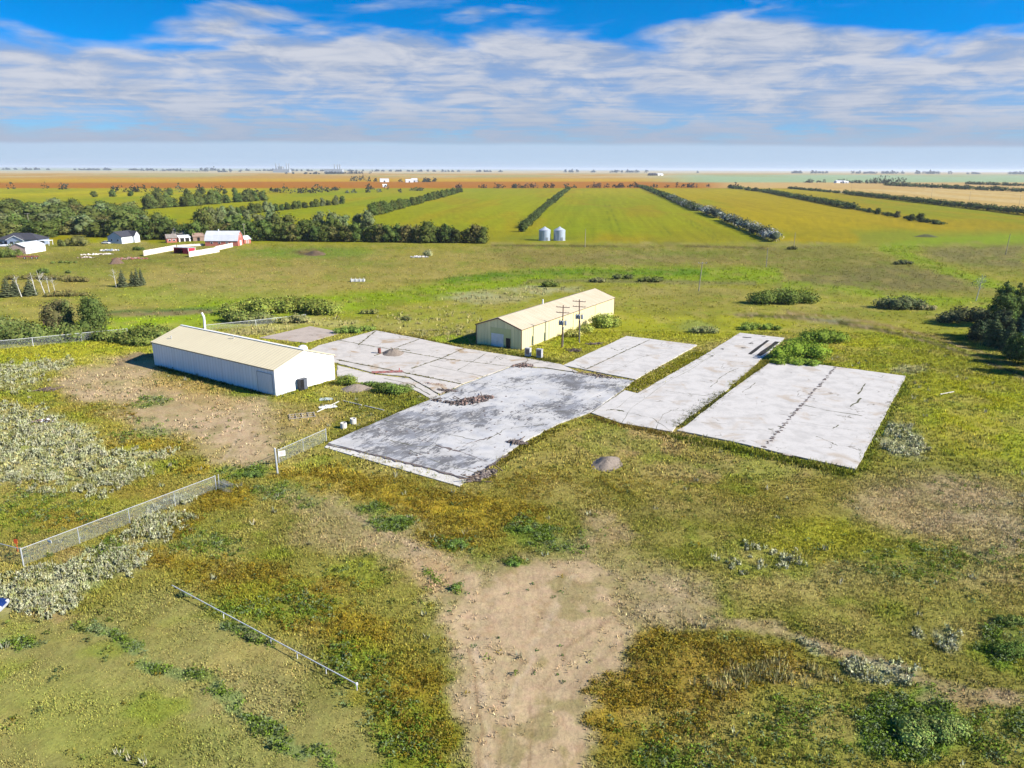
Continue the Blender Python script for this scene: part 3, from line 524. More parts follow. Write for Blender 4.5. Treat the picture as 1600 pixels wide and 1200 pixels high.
def ground_cover():
    grass, sage, gold, weed, straw = [], [], [], [], []
    for (n, d0, d1, k) in ((185000, 38, 95, 1.0), (145000, 95, 190, 1.7), (50000, 190, 420, 3.2)):
        X, Y = scatter_points(n, d0, d1); ok = clear_of(X, Y); X, Y = X[ok], Y[ok]
        C, ch, px, py = land(X, Y)
        crop = py < 379
        keep = (rng.random(len(X)) > ch['dirt'] * 1.13) & ~crop & (rng.random(len(X)) < .35 + .65 * fbm(X / 3 + 7, Y / 3))
        x, y, c = X[keep], Y[keep], C[keep]; tall = ch['tall'][keep]; mown = (poly_sd(px[keep], py[keep], [(-60,985),(110,960),(270,920),(560,1078),(640,1240),(-60,1240)]) < 0)
        hh = (.16 + .22 * fbm(x / 4, y / 4)) * (1 + 1.0 * tall) * np.where(mown, .6, 1) * k ** .75
        grass.append(blades(x, y, c * (1.85 if k < 3 else 1.6), 5 if k < 3 else 4, .85 * hh * (1 if k < 3 else .55), .085 * k, .8, .36, .22 * k))
        def pick(chan, dens):
            m = (rng.random(len(X)) < ch[chan] * dens * sstep(fbm(X / 1.8 + 5, Y / 1.8), .3, .62) * 1.5) & ~crop; return X[m], Y[m], m.sum()
        x, y, m = pick('sage', .40)
        if m:
            cc = C_SAGE[None] * rng.uniform(.75, 1.15, (m, 1)) * np.where(rng.random((m, 1)) < .3, [[.9, .95, .75]], [[1, 1, 1]])
            cc = np.where(rng.random((m, 1)) < .25, alb(150,150,90)[None], cc); u_ = rng.uniform(.5, 1.1, m) * (.5 + fbm(x / 2, y / 2))
            sage.append(clumps(x, y, cc * rng.uniform(1.4, 1.95, (m, 1)), 20, .36 * k ** .6 * u_, .62 * k ** .3 * u_, .15 * k ** .6, .24)); sage.append(blades(x, y, cc * 1.6, 5, .75 * u_ * k ** .3, .11 * k ** .6, .5, .2, .28 * k ** .6, .3))
        x, y, m = pick('gold', .42)
        if m:
            cc = (C_GOLD * .95 if k < 9 else C_GOLD)[None] * rng.uniform(.6, 1.15, (m, 1)) * np.where(rng.random((m, 1)) < .45, [[.72, .68, 1.2]], [[1, 1, 1]])
            gold.append(clumps(x, y, np.where(rng.random((m, 1)) < .4, alb(150,142,60)[None], cc) * 1.4, 14, rng.uniform(.22, .45, m) * k ** .5, rng.uniform(.25, .5, m), .11 * k ** .7, .25))
        x, y, m = pick('weed', .5)
        if m:
            cc = np.where(rng.random((m, 1)) < .3, alb(130,146,100)[None], C_GREEN[None]) * rng.uniform(.7, 1.35, (m, 1))
            weed.append(clumps(x, y, cc * 1.35, 16, rng.uniform(.25, .5, m) * k ** .5, rng.uniform(.25, .6, m), .13 * k ** .7, .25))
        x, y, m = pick('straw', .5)
        if m:
            cc = alb(205,196,130)[None] * rng.uniform(.7, 1.15, (m, 1)); straw.append(blades(x, y, cc * 1.5, 8, rng.uniform(.5, .9, m), .09 * k, .5, .2, .3 * k))
    # scattered leafy and silvery weeds over the rough grass and the track
    X, Y = scatter_points(11000, 38, 170); ok = clear_of(X, Y); X, Y = X[ok], Y[ok]; C, ch, px, py = land(X, Y)
    t = rng.random(len(X)); rough = (1 - ch['dirt']) * sstep(fbm(X / 8 + 3, Y / 8), .42, .6)
    m = t < .34 * rough; n = m.sum(); weed.append(clumps(X[m], Y[m], np.where(rng.random((n, 1)) < .35, alb(108,124,74)[None], alb(120,134,60)[None]) * rng.uniform(.9, 1.8, (n, 1)), 22, rng.uniform(.25, .6, n), rng.uniform(.25, .6, n), .15, .3))
    m = (t > .9) & (rng.random(len(X)) < rough * .5); n = m.sum(); sage.append(blades(X[m], Y[m], C_SAGE[None] * rng.uniform(1.0, 1.5, (n, 1)), 12, rng.uniform(.35, .7, n), .13, .6, .2, .3, .4))
    m = (t > .6) & (t < .8) & (rng.random(len(X)) < rough * .7); n = m.sum(); gold.append(clumps(X[m], Y[m], np.where(rng.random((n, 1)) < .5, (C_GOLD * .7)[None], alb(150,140,60)[None]) * rng.uniform(1.0, 1.7, (n, 1)), 16, rng.uniform(.2, .45, n), rng.uniform(.2, .4, n), .12, .3))
    m = (t > .35) & (t < .5) & (ch['dirt'] > .35) & (rng.random(len(X)) < .75); n = m.sum(); weed.append(clumps(X[m], Y[m], alb(92,130,62)[None] * rng.uniform(.9, 1.6, (n, 1)), 14, rng.uniform(.12, .34, n), rng.uniform(.1, .22, n), .11, .3))
    tri_obj('grass', grass, GRASS, kind='stuff', label='rough green and yellow prairie grass covering the site', cat='grass')
    tri_obj('silver_sagebrush', sage, GRASS, kind='stuff', label='pale silver sage weeds growing in patches on the west side', cat='weeds')
    tri_obj('yellow_weeds', gold, GRASS, kind='stuff', label='golden and rust coloured weeds along the dirt track', cat='weeds')
    tri_obj('leafy_weeds', weed, GRASS, kind='stuff', label='low dark green leafy weeds dotted over grass and dirt', cat='weeds')
    tri_obj('straw_grass', straw, GRASS, kind='stuff', label='tall pale straw coloured grass behind the concrete pads', cat='grass')
ground_cover()

# ------------------------------------------------------------------ concrete pads
def concrete(name, base, soot=0.0, rust=.25):
    m = bpy.data.materials.new(name); m.use_nodes = True; t = m.node_tree; b = t.nodes['Principled BSDF']; b.inputs['Roughness'].default_value = .9; b.inputs['Specular IOR Level'].default_value = .15
    tc = N(t, 'ShaderNodeTexCoord'); o = tc.outputs['Object']
    rot = N(t, 'ShaderNodeVectorRotate', rotation_type='Z_AXIS'); L(t, o, rot.inputs['Vector']); rot.inputs['Angle'].default_value = -DEG; o2 = rot.outputs[0]
    a = noise(t, o2, .35, 8, .62, .4); f = noise(t, o2, 2.2, 8, .65, .3)
    c = mixc(t, smooth(t, a, .42, .66), base, tuple(q * .84 for q in base))
    c = mixc(t, math_node(t, 'MULTIPLY', smooth(t, noise(t, o2, .16, 7, .6, .8), .55, .68), rust), c, (base[0] * .72, base[1] * .58, base[2] * .42))
    c = mixc(t, math_node(t, 'MULTIPLY', smooth(t, f, .52, .72), .30), c, (.22, .2, .18))
    vo = N(t, 'ShaderNodeTexVoronoi', feature='DISTANCE_TO_EDGE'); vo.inputs['Scale'].default_value = .13
    ad = N(t, 'ShaderNodeVectorMath', operation='ADD'); L(t, o2, ad.inputs[0]); nn = N(t, 'ShaderNodeTexNoise'); nn.inputs['Scale'].default_value = .45; nn.inputs['Detail'].default_value = 5; L(t, o2, nn.inputs['Vector'])
    vm = N(t, 'ShaderNodeVectorMath', operation='SCALE'); L(t, nn.outputs['Color'], vm.inputs[0]); vm.inputs[3].default_value = 3.5; L(t, vm.outputs[0], ad.inputs[1]); L(t, ad.outputs[0], vo.inputs['Vector'])
    crack = math_node(t, 'MULTIPLY', smooth(t, vo.outputs['Distance'], .012, .004), smooth(t, noise(t, o2, .22, 3), .5, .62))
    c = mixc(t, math_node(t, 'MULTIPLY', crack, .75), c, (.1, .085, .06))
    if soot:
        st = N(t, 'ShaderNodeVectorMath', operation='MULTIPLY'); L(t, o2, st.inputs[0]); st.inputs[1].default_value = (.55, 1.5, 1)
        s1 = noise(t, st.outputs[0], .7, 10, .7, .6); s2 = noise(t, o2, .085, 5, .6, .6); s3 = noise(t, st.outputs[0], 3.2, 8, .7, .4)
        sm = smooth(t, math_node(t, 'ADD', math_node(t, 'ADD', math_node(t, 'MULTIPLY', s1, .5), math_node(t, 'MULTIPLY', s3, .38)), math_node(t, 'MULTIPLY', s2, .6)), .752, .80)
        c = mixc(t, math_node(t, 'MULTIPLY', sm, soot), c, (.03, .03, .038))
        c = mixc(t, math_node(t, 'MULTIPLY', smooth(t, s2, .42, .6), .35), c, (.20, .195, .19))
        c = mixc(t, math_node(t, 'MULTIPLY', smooth(t, noise(t, o2, .3, 6, .6), .45, .62), .4), c, (.30, .31, .34))
    L(t, c, b.inputs['Base Color']); bn = N(t, 'ShaderNodeBump'); bn.inputs['Strength'].default_value = .25; bn.inputs['Distance'].default_value = .03; L(t, f, bn.inputs['Height']); L(t, bn.outputs[0], b.inputs['Normal'])
    return m
M_CON = concrete('pale concrete', (.45, .425, .395), 0, .5); M_BURN = concrete('scorched concrete', (.44, .425, .405), .85, .15); M_PINK = concrete('stained concrete', (.36, .30, .25), 0, .5); M_BACK = concrete('worn concrete', (.44, .405, .365), 0, .95)
M_DIRTY = mat('dirt in joints', (.09, .075, .045), 1, (.06, .07, .03), 2)
M_CHAR = mat('charred rubble', (.05, .045, .045), .95, (.14, .11, .1), 3, .7); M_BRICK = mat('broken brick', (.15, .075, .06), .95, (.26, .18, .15), 2, .8)
M_GRAVEL = mat('gravel heap', (.25, .205, .165), 1, (.16, .13, .105), 4, .6, bump=.8, bscale=8)
M_PIPE = mat('galvanised steel', (.36, .38, .39), .5, (.27, .28, .3), 3, .4); M_WHITE = mat('white paint', (.74, .74, .73), .6)
M_WOOD = mat('weathered timber', (.17, .12, .09), .9, (.09, .065, .05), 4, .6, stretch=(6, 6, .6)); M_BLACK = mat('black paint', (.012, .012, .014), .5)
def jitter_line(a, b, n, amp):
    return [a + (b - a) * (i / n) + np.array([rng.normal(0, amp), rng.normal(0, amp), 0]) * (0 < i < n) for i in range(n + 1)]
def ribbon(mb, line, wd, z, vary=.5):
    lf, rt = [], []
    for i, p in enumerate(line):
        q = line[min(i + 1, len(line) - 1)] - line[max(i - 1, 0)]; q = q / (np.hypot(q[0], q[1]) + 1e-9); nrm = np.array([-q[1], q[0], 0]); ww = wd * rng.uniform(1 - vary, 1 + vary) / 2
        lf.append(p + nrm * ww); rt.append(p - nrm * ww)
    vs = lf + rt; k = len(line)
    mb.add([(v[0], v[1], z) for v in vs], [(k + i, k + i + 1, i + 1, i) for i in range(k - 1)])
JOINT_W = []      # joint lines where weeds have taken hold
def pad(name, key, mt, top, label, joints=(), cracks=(), extra=None):
    W = [P(x, y) for x, y in PAD[key]]; c = sum(W) / len(W); c[2] = 0
    root = empty(name, V3(c)); tag(root, label, 'concrete pad', 'concrete pads of the demolished buildings')
    poly = []                                                       # edges crumble a little
    for i, p in enumerate(W):
        q = W[(i + 1) % len(W)]; n = max(2, int(np.linalg.norm(q - p) / 1.5))
        poly += [(a[0] - c[0], a[1] - c[1]) for a in jitter_line(p, q, n, .06)[:-1]]
    area = sum(poly[i][0] * poly[(i + 1) % len(poly)][1] - poly[(i + 1) % len(poly)][0] * poly[i][1] for i in range(len(poly)))
    if area < 0: poly = poly[::-1]
    MB().prism(poly, -.3, top).build('slab', mt, root)
    if joints or cracks:
        j = MB()
        for a, b, wd in joints:
            l = jitter_line(P(*a) - c, P(*b) - c, max(3, int(np.linalg.norm(P(*a) - P(*b)) / 1.2)), .05); ribbon(j, l, wd, top + .004); JOINT_W.append(([q + c for q in l], top, wd))
        for pl, wd in cracks:
            for a, b in zip(pl[:-1], pl[1:]): ribbon(j, jitter_line(P(*a) - c, P(*b) - c, 6, .12), wd, top + .008, .8)
        o = j.each('joint', M_DIRTY, root)
    if extra: extra(root, c)
    return root
def burnt_extra(root, c):
    m = MB(); pg = [(q[0], q[1]) for q in pts(PAD['burnt'])]; n = 0
    while n < 320:
        px, py = rng.uniform(515, 990), rng.uniform(575, 748); p = P(px, py)
        if fbm(np.array([p[0] / 6.]), np.array([p[1] / 6.]))[0] < rng.uniform(.42, .7) or poly_sd(np.array([p[0]]), np.array([p[1]]), pg)[0] > -.4: n += .2; continue
        m.rock((p[0] - c[0], p[1] - c[1], .23), rng.uniform(.06, .22), .5, n if isinstance(n, int) else int(n * 10)); n += 1
    o = m.build('debris', M_CHAR, root); o['kind'] = 'stuff'
    m = MB()                                                         # lower pale footing along the front
    q = [P(507, 700), P(513, 694.5), P(730, 749.5), P(718, 761)]; m.prism([(p[0] - c[0], p[1] - c[1]) for p in q[::-1]], -.3, .13); o = m.build('footing', M_WHITE_CON, root); o['label'] = 'clean pale strip footing along the front edge'
    m = MB()
    for a, b, wd in [((512,696),(590,714),.35),((590,714),(660,731),.5),((660,731),(728,750),.4),((681,698),(720,708),.45),((700,708),(735,694),.2),((735,694),(770,684),.25),((720,708),(762,724),.14),((740,745),(795,712),.4)]:
        ribbon(m, jitter_line(P(*a) - c, P(*b) - c, 9, .1), wd, .226, .6)
    m.each('scorched_joint', M_CHAR, root)
    m = MB()
    for a, b in [((700,708),(746,690)),((690,627),(640,655)),((765,610),(830,592)),((905,632),(968,600)),((560,712),(600,690))]:
        p, q = P(*a) - c, P(*b) - c; d = (q - p) / np.linalg.norm(q - p); n = np.array([-d[1], d[0], 0]) * .06
        m.prism([tuple(p[:2] - n[:2]), tuple(q[:2] - n[:2]), tuple(q[:2] + n[:2]), tuple(p[:2] + n[:2])], .2, .25)
    m.each('wall_stub', M_BURN, root)
M_WHITE_CON = mat('clean concrete', (.52, .50, .46), .9, (.42, .39, .34), .5, .4)
pad('concrete_pad', 'burnt', M_BURN, .22, 'large soot stained grey concrete pad with charred rubble in the middle of the site', joints=[((687,620),(800,574),.14)],
    cracks=[([(590,655),(640,670),(700,680),(745,690)],.12),([(610,690),(650,700),(685,698)],.12),([(760,690),(790,672),(850,665)],.12),([(800,655),(850,640),(905,650)],.08),([(745,600),(800,607),(850,600),(900,612)],.08),([(640,705),(700,730),(745,742)],.1)], extra=burnt_extra)
pad('concrete_pad', 'back', M_BACK, .16, 'wide pale concrete pad with brown joints between the white shed and the yellow building',
    joints=[((526,532),(690,561),.3),((690,561),(800,574),.2),((655,531),(585,557),.25),((690,561),(643,577),.22),((725,545),(690,561),.2),((526,563),(645,586),.45),((645,586),(720,601),.5),((587,518),(560,540),.25),((760,553),(715,580),.15),((610,545),(640,549),.2),((672,572),(760,590),.14)],
    cracks=[([(770,562),(776,558),(782,563)],.12),([(830,569),(850,566),(865,570)],.12)])
pad('concrete_pad', 'small', M_PINK, .08, 'small pinkish brown concrete pad behind the white shed roof')
pad('concrete_pad', 'apron', M_BACK, .10, 'narrow brick strewn concrete apron beside the tall bush', cracks=[([(600,592),(640,600),(672,618)],.2)])
pad('concrete_pad', 'poles', M_CON, .2, 'pale concrete pad in front of the two power poles', joints=[((917,578),(1015,532),.22)], cracks=[([(955,545),(965,549),(975,546)],.2),([(900,571),(917,578),(925,574)],.16),([(940,590),(1000,560),(1060,548)],.05)])
M_PIT = mat('dark pit', (.02, .018, .016), 1)
def long_extra(root, c):
    m = MB()
    for a, b, wd in [((1171,555),(1200,533),.8),((1185,557),(1215,535),1.1),((1160,528),(1174,529),.9),((1170,538),(1176,537),.7),((1158,545),(1165,545),.7),((1190,527),(1196,527),.5),((1127,547),(1130,546),.6),((1111,558),(1114,557),.7)]: ribbon(m, jitter_line(P(*a) - c, P(*b) - c, 4, .04), wd, .208, .3)
    o = m.each('trench', M_PIT, root)  # flat black strips; the darkness inside the slots is put into the colour
pad('concrete_pad', 'long', M_CON, .2, 'long narrow white concrete pad with dark open slots at its far end', joints=[((923,647),(975,612),.12),((1000,618),(1115,556),.05)],
    cracks=[([(947,643),(960,641),(975,645)],.4),([(972,662),(985,640),(1040,600),(1110,560)],.05),([(975,645),(1020,655),(1050,676)],.09),([(1040,612),(1100,620),(1130,612)],.08),([(1110,606),(1135,585),(1155,576)],.12),([(1025,672),(1035,650),(1060,640)],.07),([(960,641),(1000,612)],.05)], extra=long_extra)
def right_extra(root, c):
    m = MB(); a, b = P(1305,576), P(1193,702)
    for i in range(95):
        t = i / 94 + rng.normal(0, .004); p = a + (b - a) * t - c; s = rng.uniform(.1, .26); x, y = p[0] + rng.normal(0, .14), p[1] + rng.normal(0, .14)
        m.box(x - s, x + s, y - s * .6, y + s * .6, .19, .2 + rng.uniform(.05, .16))
    o = m.each('anchor_bolt', M_CHAR, root)
    m = MB(); q = [P(1243,708), P(1257,711), P(1252,718), P(1238,715)]; m.prism([(p[0] - c[0], p[1] - c[1]) for p in q[::-1]], .15, .207); m.build('pit', M_BLACK, root)  # hole is a flat black slab, its inner shade put into the colour
    m = MB(); q = [P(1228,706), P(1241,709), P(1236,715), P(1222,712)]; m.prism([(p[0] - c[0], p[1] - c[1]) for p in q[::-1]], .15, .23); m.build('pit_cover', M_PINK, root)
    m = MB(); ctr = P(1195,657); ring = []
    for k in range(26): t = 2 * math.pi * k / 26; q = rng.uniform(.7, 1.15); ring.append((ctr[0] - c[0] + 2.0 * q * math.cos(t), ctr[1] - c[1] + 1.6 * q * math.sin(t), .205))
    m.add(ring, [tuple(range(26))]); o = m.build('stain', mat('earth stain', (.24, .18, .11), 1), root); o['label'] = 'brown earth stain on the white slab'
pad('concrete_pad', 'right', M_CON, .24, 'biggest bright white concrete pad on the right with a row of dark anchor points',
    cracks=[([(1253,634),(1290,643),(1347,652)],.16),([(1305,650),(1335,656)],.1),([(1352,601),(1340,618)],.22),([(1345,624),(1328,638)],.22),([(1275,684),(1300,694),(1308,699)],.14),([(1310,666),(1300,672)],.12),([(1180,600),(1160,615)],.1),([(1095,662),(1140,665)],.06),([(1240,660),(1290,668),(1340,675)],.06),([(1215,668),(1228,672)],.35),([(1200,672),(1208,673)],.35),([(1262,650),(1275,652)],.1)], extra=right_extra)

# weeds along joints, in the strip between slabs and round the pad edges
def edge_weeds():
    xs, ys, zs, cs, hs = [], [], [], [], []
    def along(line, n, wd, top, c, h0, h1):
        for _ in range(n):
            i = rng.integers(len(line) - 1); t = rng.random(); p = line[i] * (1 - t) + line[i + 1] * t
            xs.append(p[0] + rng.normal(0, wd)); ys.append(p[1] + rng.normal(0, wd)); zs.append(top); cs.append(c * rng.uniform(.6, 1.3)); hs.append(rng.uniform(h0, h1))
    for l, top, wd in JOINT_W:
        if wd > .18: along(l, int(26 * wd / .2), wd * .3, top, alb(130,122,60), .06, .22)
    for ch, n, wd, c, h in [([(1060,667),(1132,614)],620,.7,alb(120,122,60),.5),([(1140,607),(1205,562)],620,.6,alb(160,156,62),.55),([(982,611),(1100,550)],1100,1.2,alb(162,160,45),.5),([(910,586),(990,597)],160,.5,alb(110,105,50),.35),
            ([(1045,681),(1150,702),(1230,720),(1330,741)],700,.7,alb(116,128,40),.6),([(1342,734),(1416,592)],260,.6,alb(130,135,45),.5),([(923,652),(1045,681)],420,.6,alb(150,130,62),.45),([(880,665),(815,700),(778,726)],300,.6,alb(140,130,52),.45),
            ([(512,690),(620,646),(686,622)],300,.5,alb(125,125,48),.4),([(745,541),(820,557),(876,567)],420,.8,alb(128,132,50),.6),([(245,574),(330,595),(425,618)],260,.35,alb(100,112,44),.5),([(430,619),(526,596)],160,.4,alb(150,155,50),.4),([(590,516),(655,528),(725,543)],260,.5,alb(140,128,60),.5),([(1212,560),(1300,571)],200,.5,alb(128,150,45),.6)]:
        along([P(*q) for q in ch], n, wd, 0, c, h * .5, h)
    x, y, z, c, h = map(np.array, (xs, ys, zs, cs, hs))
    a = blades(x, y, c * 1.6, 7, h, .13, .7, .25, .2); a[0][:, 2] += np.repeat(z, 21)
    tri_obj('edge_weeds', [a], GRASS, kind='stuff', label='weeds growing along the joints and edges of the concrete pads', cat='weeds')
edge_weeds()

# ------------------------------------------------------------------ buildings
M_SHEDW = mat('white ribbed steel', (.78, .79, .80), .5, (.66, .66, .655), 1.0, .4, ribs=(1, .92), stretch=(1, 1, .1)); M_SHEDG = mat('white ribbed steel gable', (.80, .80, .80), .5, (.64, .63, .61), 1.0, .4, ribs=(0, .92), stretch=(1, 1, .1))
M_ROOFT = mat('tan ribbed roof', (.66, .57, .37), .55, (.60, .51, .33), .8, .4, ribs=(1, .92), stretch=(.12, 1, 1)); M_TRIMD = mat('dark brown trim', (.11, .06, .045), .6)
M_YEL = mat('cream yellow steel', (.64, .56, .28), .6, (.50, .44, .27), 1.0, .45, ribs=(0, .92), stretch=(1, 1, .1)); M_YELG = mat('cream yellow steel gable', (.76, .68, .36), .6, (.56, .52, .29), 1.0, .5, ribs=(1, .92), stretch=(1, 1, .1))  # gable copy painted lighter to offset the shade on that end
M_YROOF = mat('faded cream roof', (.47, .40, .29), .6, (.40, .325, .22), .8, .5, ribs=(0, .92), stretch=(1, .12, 1)); M_OLDPANEL = mat('faded green panel', (.54, .53, .24), .7, (.46, .46, .22), .5, .5)
M_DOOR = mat('off white door', (.66, .66, .64), .6, (.55, .55, .52), .6, .4)
def gable_roof(mb, W, he, hr, y0, y1, over, th, axis):
    """two pitched sheets; ridge runs along the other axis"""
    sl = (hr - he) / (W / 2)
    for s in (0, 1):
        e = -over if s == 0 else W + over; ez = he - over * sl; mid = W / 2
        pr = [(e, ez + .03), (mid, hr + .03), (mid, hr + .03 + th), (e, ez + .03 + th)]
        if s: pr = pr[::-1]
        mb.extrude(pr, axis, y0, y1)
    return mb
def white_shed():
    r = empty('storage_shed', (*S_N, 0), S_TH); tag(r, 'long white metal shed with a tan roof beside the dirt yard', 'shed')
    MB().extrude([(0, -.2), (S_W, -.2), (S_W, S_HE), (S_W / 2, S_HR), (0, S_HE)], 1, 0, S_L).build('wall', M_SHEDW, r)
    g = MB().add([(0, -.01, .1), (S_W, -.01, .1), (S_W, -.01, S_HE), (S_W / 2, -.01, S_HR), (0, -.01, S_HE)], [(0, 1, 2, 3, 4)]); g.build('gable_cladding', M_SHEDG, r)
    rf = gable_roof(MB(), S_W, S_HE, S_HR, -.25, S_L + .25, .18, .1, 1).build('roof', M_ROOFT, r)
    MB().box(S_W / 2 - .25, S_W / 2 + .25, -.25, S_L + .25, S_HR + .10, S_HR + .2).build('ridge_cap', M_WHITE, rf)
    t = MB(); t.box(-.14, -.02, 0, S_L * .42, S_HE - .14, S_HE - .02); t.box(-.14, -.02, S_L * .46, S_L, S_HE - .14, S_HE - .02); t.build('eave_trim', M_TRIMD, r)
    rk = MB()
    for s in (0, 1):
        a = (0 if s == 0 else S_W, S_HE); b = (S_W / 2, S_HR)
        rk.extrude([(a[0], a[1] - .16), (b[0], b[1] - .16), (b[0], b[1] + .02), (a[0], a[1] + .02)][::(1 if s == 0 else -1)], 1, -.06, -.02)
    rk.build('rake_trim', M_WHITE, r)
    MB().box(-.05, S_W + .05, -.03, -.015, -.1, .1).box(-.03, -.012, 0, S_L, -.1, .12).build('base_trim', mat('galvanised skirt', (.45, .45, .46), .5), r)
    d = MB().box(-.12, -.05, .5, 4.9, .1, 4.1).build('sliding_door', mat('pale sliding door', (.64, .67, .70), .5, (.56, .59, .62), .4, .4, ribs=(1, .45)), r)
    MB().box(-.15, -.12, .5, .62, .1, 4.1).box(-.15, -.12, 4.78, 4.9, .1, 4.1).box(-.15, -.12, .62, 4.78, 3.98, 4.1).build('frame', M_PIPE, d)
    d = MB().box(.15, 4.0, -.12, -.05, .05, 4.55).build('sliding_door', mat('ribbed door gable', (.66, .67, .68), .5, (.58, .59, .6), .4, .3, ribs=(0, .4)), r)
    MB().box(.15, 7.6, -.14, -.03, 4.56, 4.68).build('track', M_PIPE, d)
    for x, y, h in ((2.2, 35.5, .6), (6.2, 20.0, .7)):
        z = S_HE + (S_HR - S_HE) * x / (S_W / 2); MB().tube((x, y, z), (x, y, z + h), .09).tube((x, y, z + h), (x, y, z + h + .12), .16, .1).build('vent_pipe', M_PIPE, rf)
    return r
white_shed()
def loc(n, th, x, y, z=0): return (n[0] + math.cos(th) * x - math.sin(th) * y, n[1] + math.sin(th) * x + math.cos(th) * y, z)
# dark cabinet standing in front of the shed's bright gable
r = empty('metal_cabinet', loc(S_N, S_TH, 5.6, -1.1), S_TH); tag(r, 'dark grey metal cabinet standing open against the bright gable of the white shed', 'cabinet')
MB().box(-.8, .8, 0, .8, .12, 2.15).box(-.85, .85, -.05, .85, 2.15, 2.22).box(-.7, -.55, .1, .7, 0, .12).box(.55, .7, .1, .7, 0, .12).build('body', mat('dark grey steel', (.06, .065, .08), .5), r)
MB().box(-.75, -.02, -.06, 0, .2, 2.1).build('door', M_BLACK, r); MB().box(.02, .75, -.06, 0, .2, 2.1).build('door', mat('blue grey steel', (.1, .11, .14), .5), r)
# white capped stack behind the shed roof
p = P(321, 524); r = empty('vent_stack', V3(p)); tag(r, 'white bent vent stack rising behind the ridge of the white shed', 'vent stack')
MB().tube((0, 0, 0), (.1, 0, 4.6), .3, .28, 12).build('pipe', M_WHITE, r); MB().tube((.1, 0, 4.6), (-.3, -.1, 5.7), .28, .25, 12).build('cap', M_WHITE, r)
p = P(474, 560); r = empty('fuel_tank', V3(p)); tag(r, 'rounded white tank showing behind the right end of the white shed roof', 'tank')
MB().lathe([(1.0, 0), (1.05, .2), (1.05, 2.4), (.8, 2.8), (.2, 3.0)], 20).build('shell', M_WHITE, r, True)

def yellow_building():
    r = empty('warehouse', (*Y_N, 0), Y_TH); tag(r, 'long cream yellow metal building with white double doors in its shaded gable', 'building')
    MB().extrude([(0, -.2), (Y_W, -.2), (Y_W, Y_HE), (Y_W / 2, Y_HR), (0, Y_HE)], 0, 0, Y_L).build('wall', M_YEL, r)
    MB().add([(-.012, 0, .05), (-.012, Y_W, .05), (-.012, Y_W, Y_HE), (-.012, Y_W / 2, Y_HR), (-.012, 0, Y_HE)], [(4, 3, 2, 1, 0)]).build('gable_cladding', M_YELG, r)
    rf = gable_roof(MB(), Y_W, Y_HE, Y_HR, -.2, Y_L + .2, .15, .09, 0).build('roof', M_YROOF, r)
    t = MB()
    for x0, x1 in ((-.3, -.21), (Y_L + .21, Y_L + .3)):
        for s in (0, 1):
            a = (-.15 if s == 0 else Y_W + .15, Y_HE - .08); b = (Y_W / 2, Y_HR)
            t.extrude([(a[0], a[1] - .1), (b[0], b[1] - .1), (b[0], b[1] + .16), (a[0], a[1] + .16)][::(1 if s == 0 else -1)], 0, x0, x1)
    t.box(0, Y_L, -.18, -.02, Y_HE - .12, Y_HE + .0); t.build('roof_trim', M_TRIMD, r)
    MB().box(-.08, .14, -.08, -.02, 0, Y_HE - .15).box(Y_L - .1, Y_L + .12, -.08, -.02, 0, Y_HE - .15).box(-.08, -.02, Y_W - .14, Y_W + .08, 0, Y_HE - .15).each('corner_trim', M_TRIMD, r)
    o = MB().box(-.05, -.02, 2.8, 8.4, .1, 4.5).build('patched_panel', M_OLDPANEL, r)
    d = MB().box(-.14, -.06, 5.0, 6.42, .05, 2.9).build('door', M_DOOR, r); MB().tube((-.2, 6.3, 1.2), (-.14, 6.3, 1.2), .05).build('handle', M_PIPE, d)
    d = MB().box(-.14, -.06, 6.46, 7.9, .05, 2.9).build('door', M_DOOR, r); MB().tube((-.2, 6.6, 1.2), (-.14, 6.6, 1.2), .05).build('handle', M_PIPE, d)
    MB().box(-.12, -.055, 4.8, 4.99, 0, 3.1).box(-.12, -.055, 7.91, 8.1, 0, 3.1).box(-.12, -.055, 4.99, 7.91, 2.92, 3.1).build('door_frame', M_WHITE, r)
    o = MB().box(-.1, -.06, 3.0, 4.0, .05, 2.25).build('doorway', M_BLACK, r); MB().box(-.12, -.06, 4.01, 4.1, 0, 2.35).box(-.12, -.06, 2.9, 2.99, 0, 2.35).box(-.12, -.06, 2.99, 4.01, 2.26, 2.35).build('frame', M_TRIMD, o)
    MB().tube((22, Y_W / 2 + .4, Y_HR - .2), (22, Y_W / 2 + .4, Y_HR + 1.2), .2, .2, 10).build('vent_pipe', M_WHITE, rf)
    dn = MB()
    for x in (13.2, 26.4, 39.6): dn.box(x, x + .1, -.1, -.02, .1, Y_HE - .15)
    dn.each('downpipe', mat('cream trim', (.6, .55, .38), .6), r)
yellow_building()

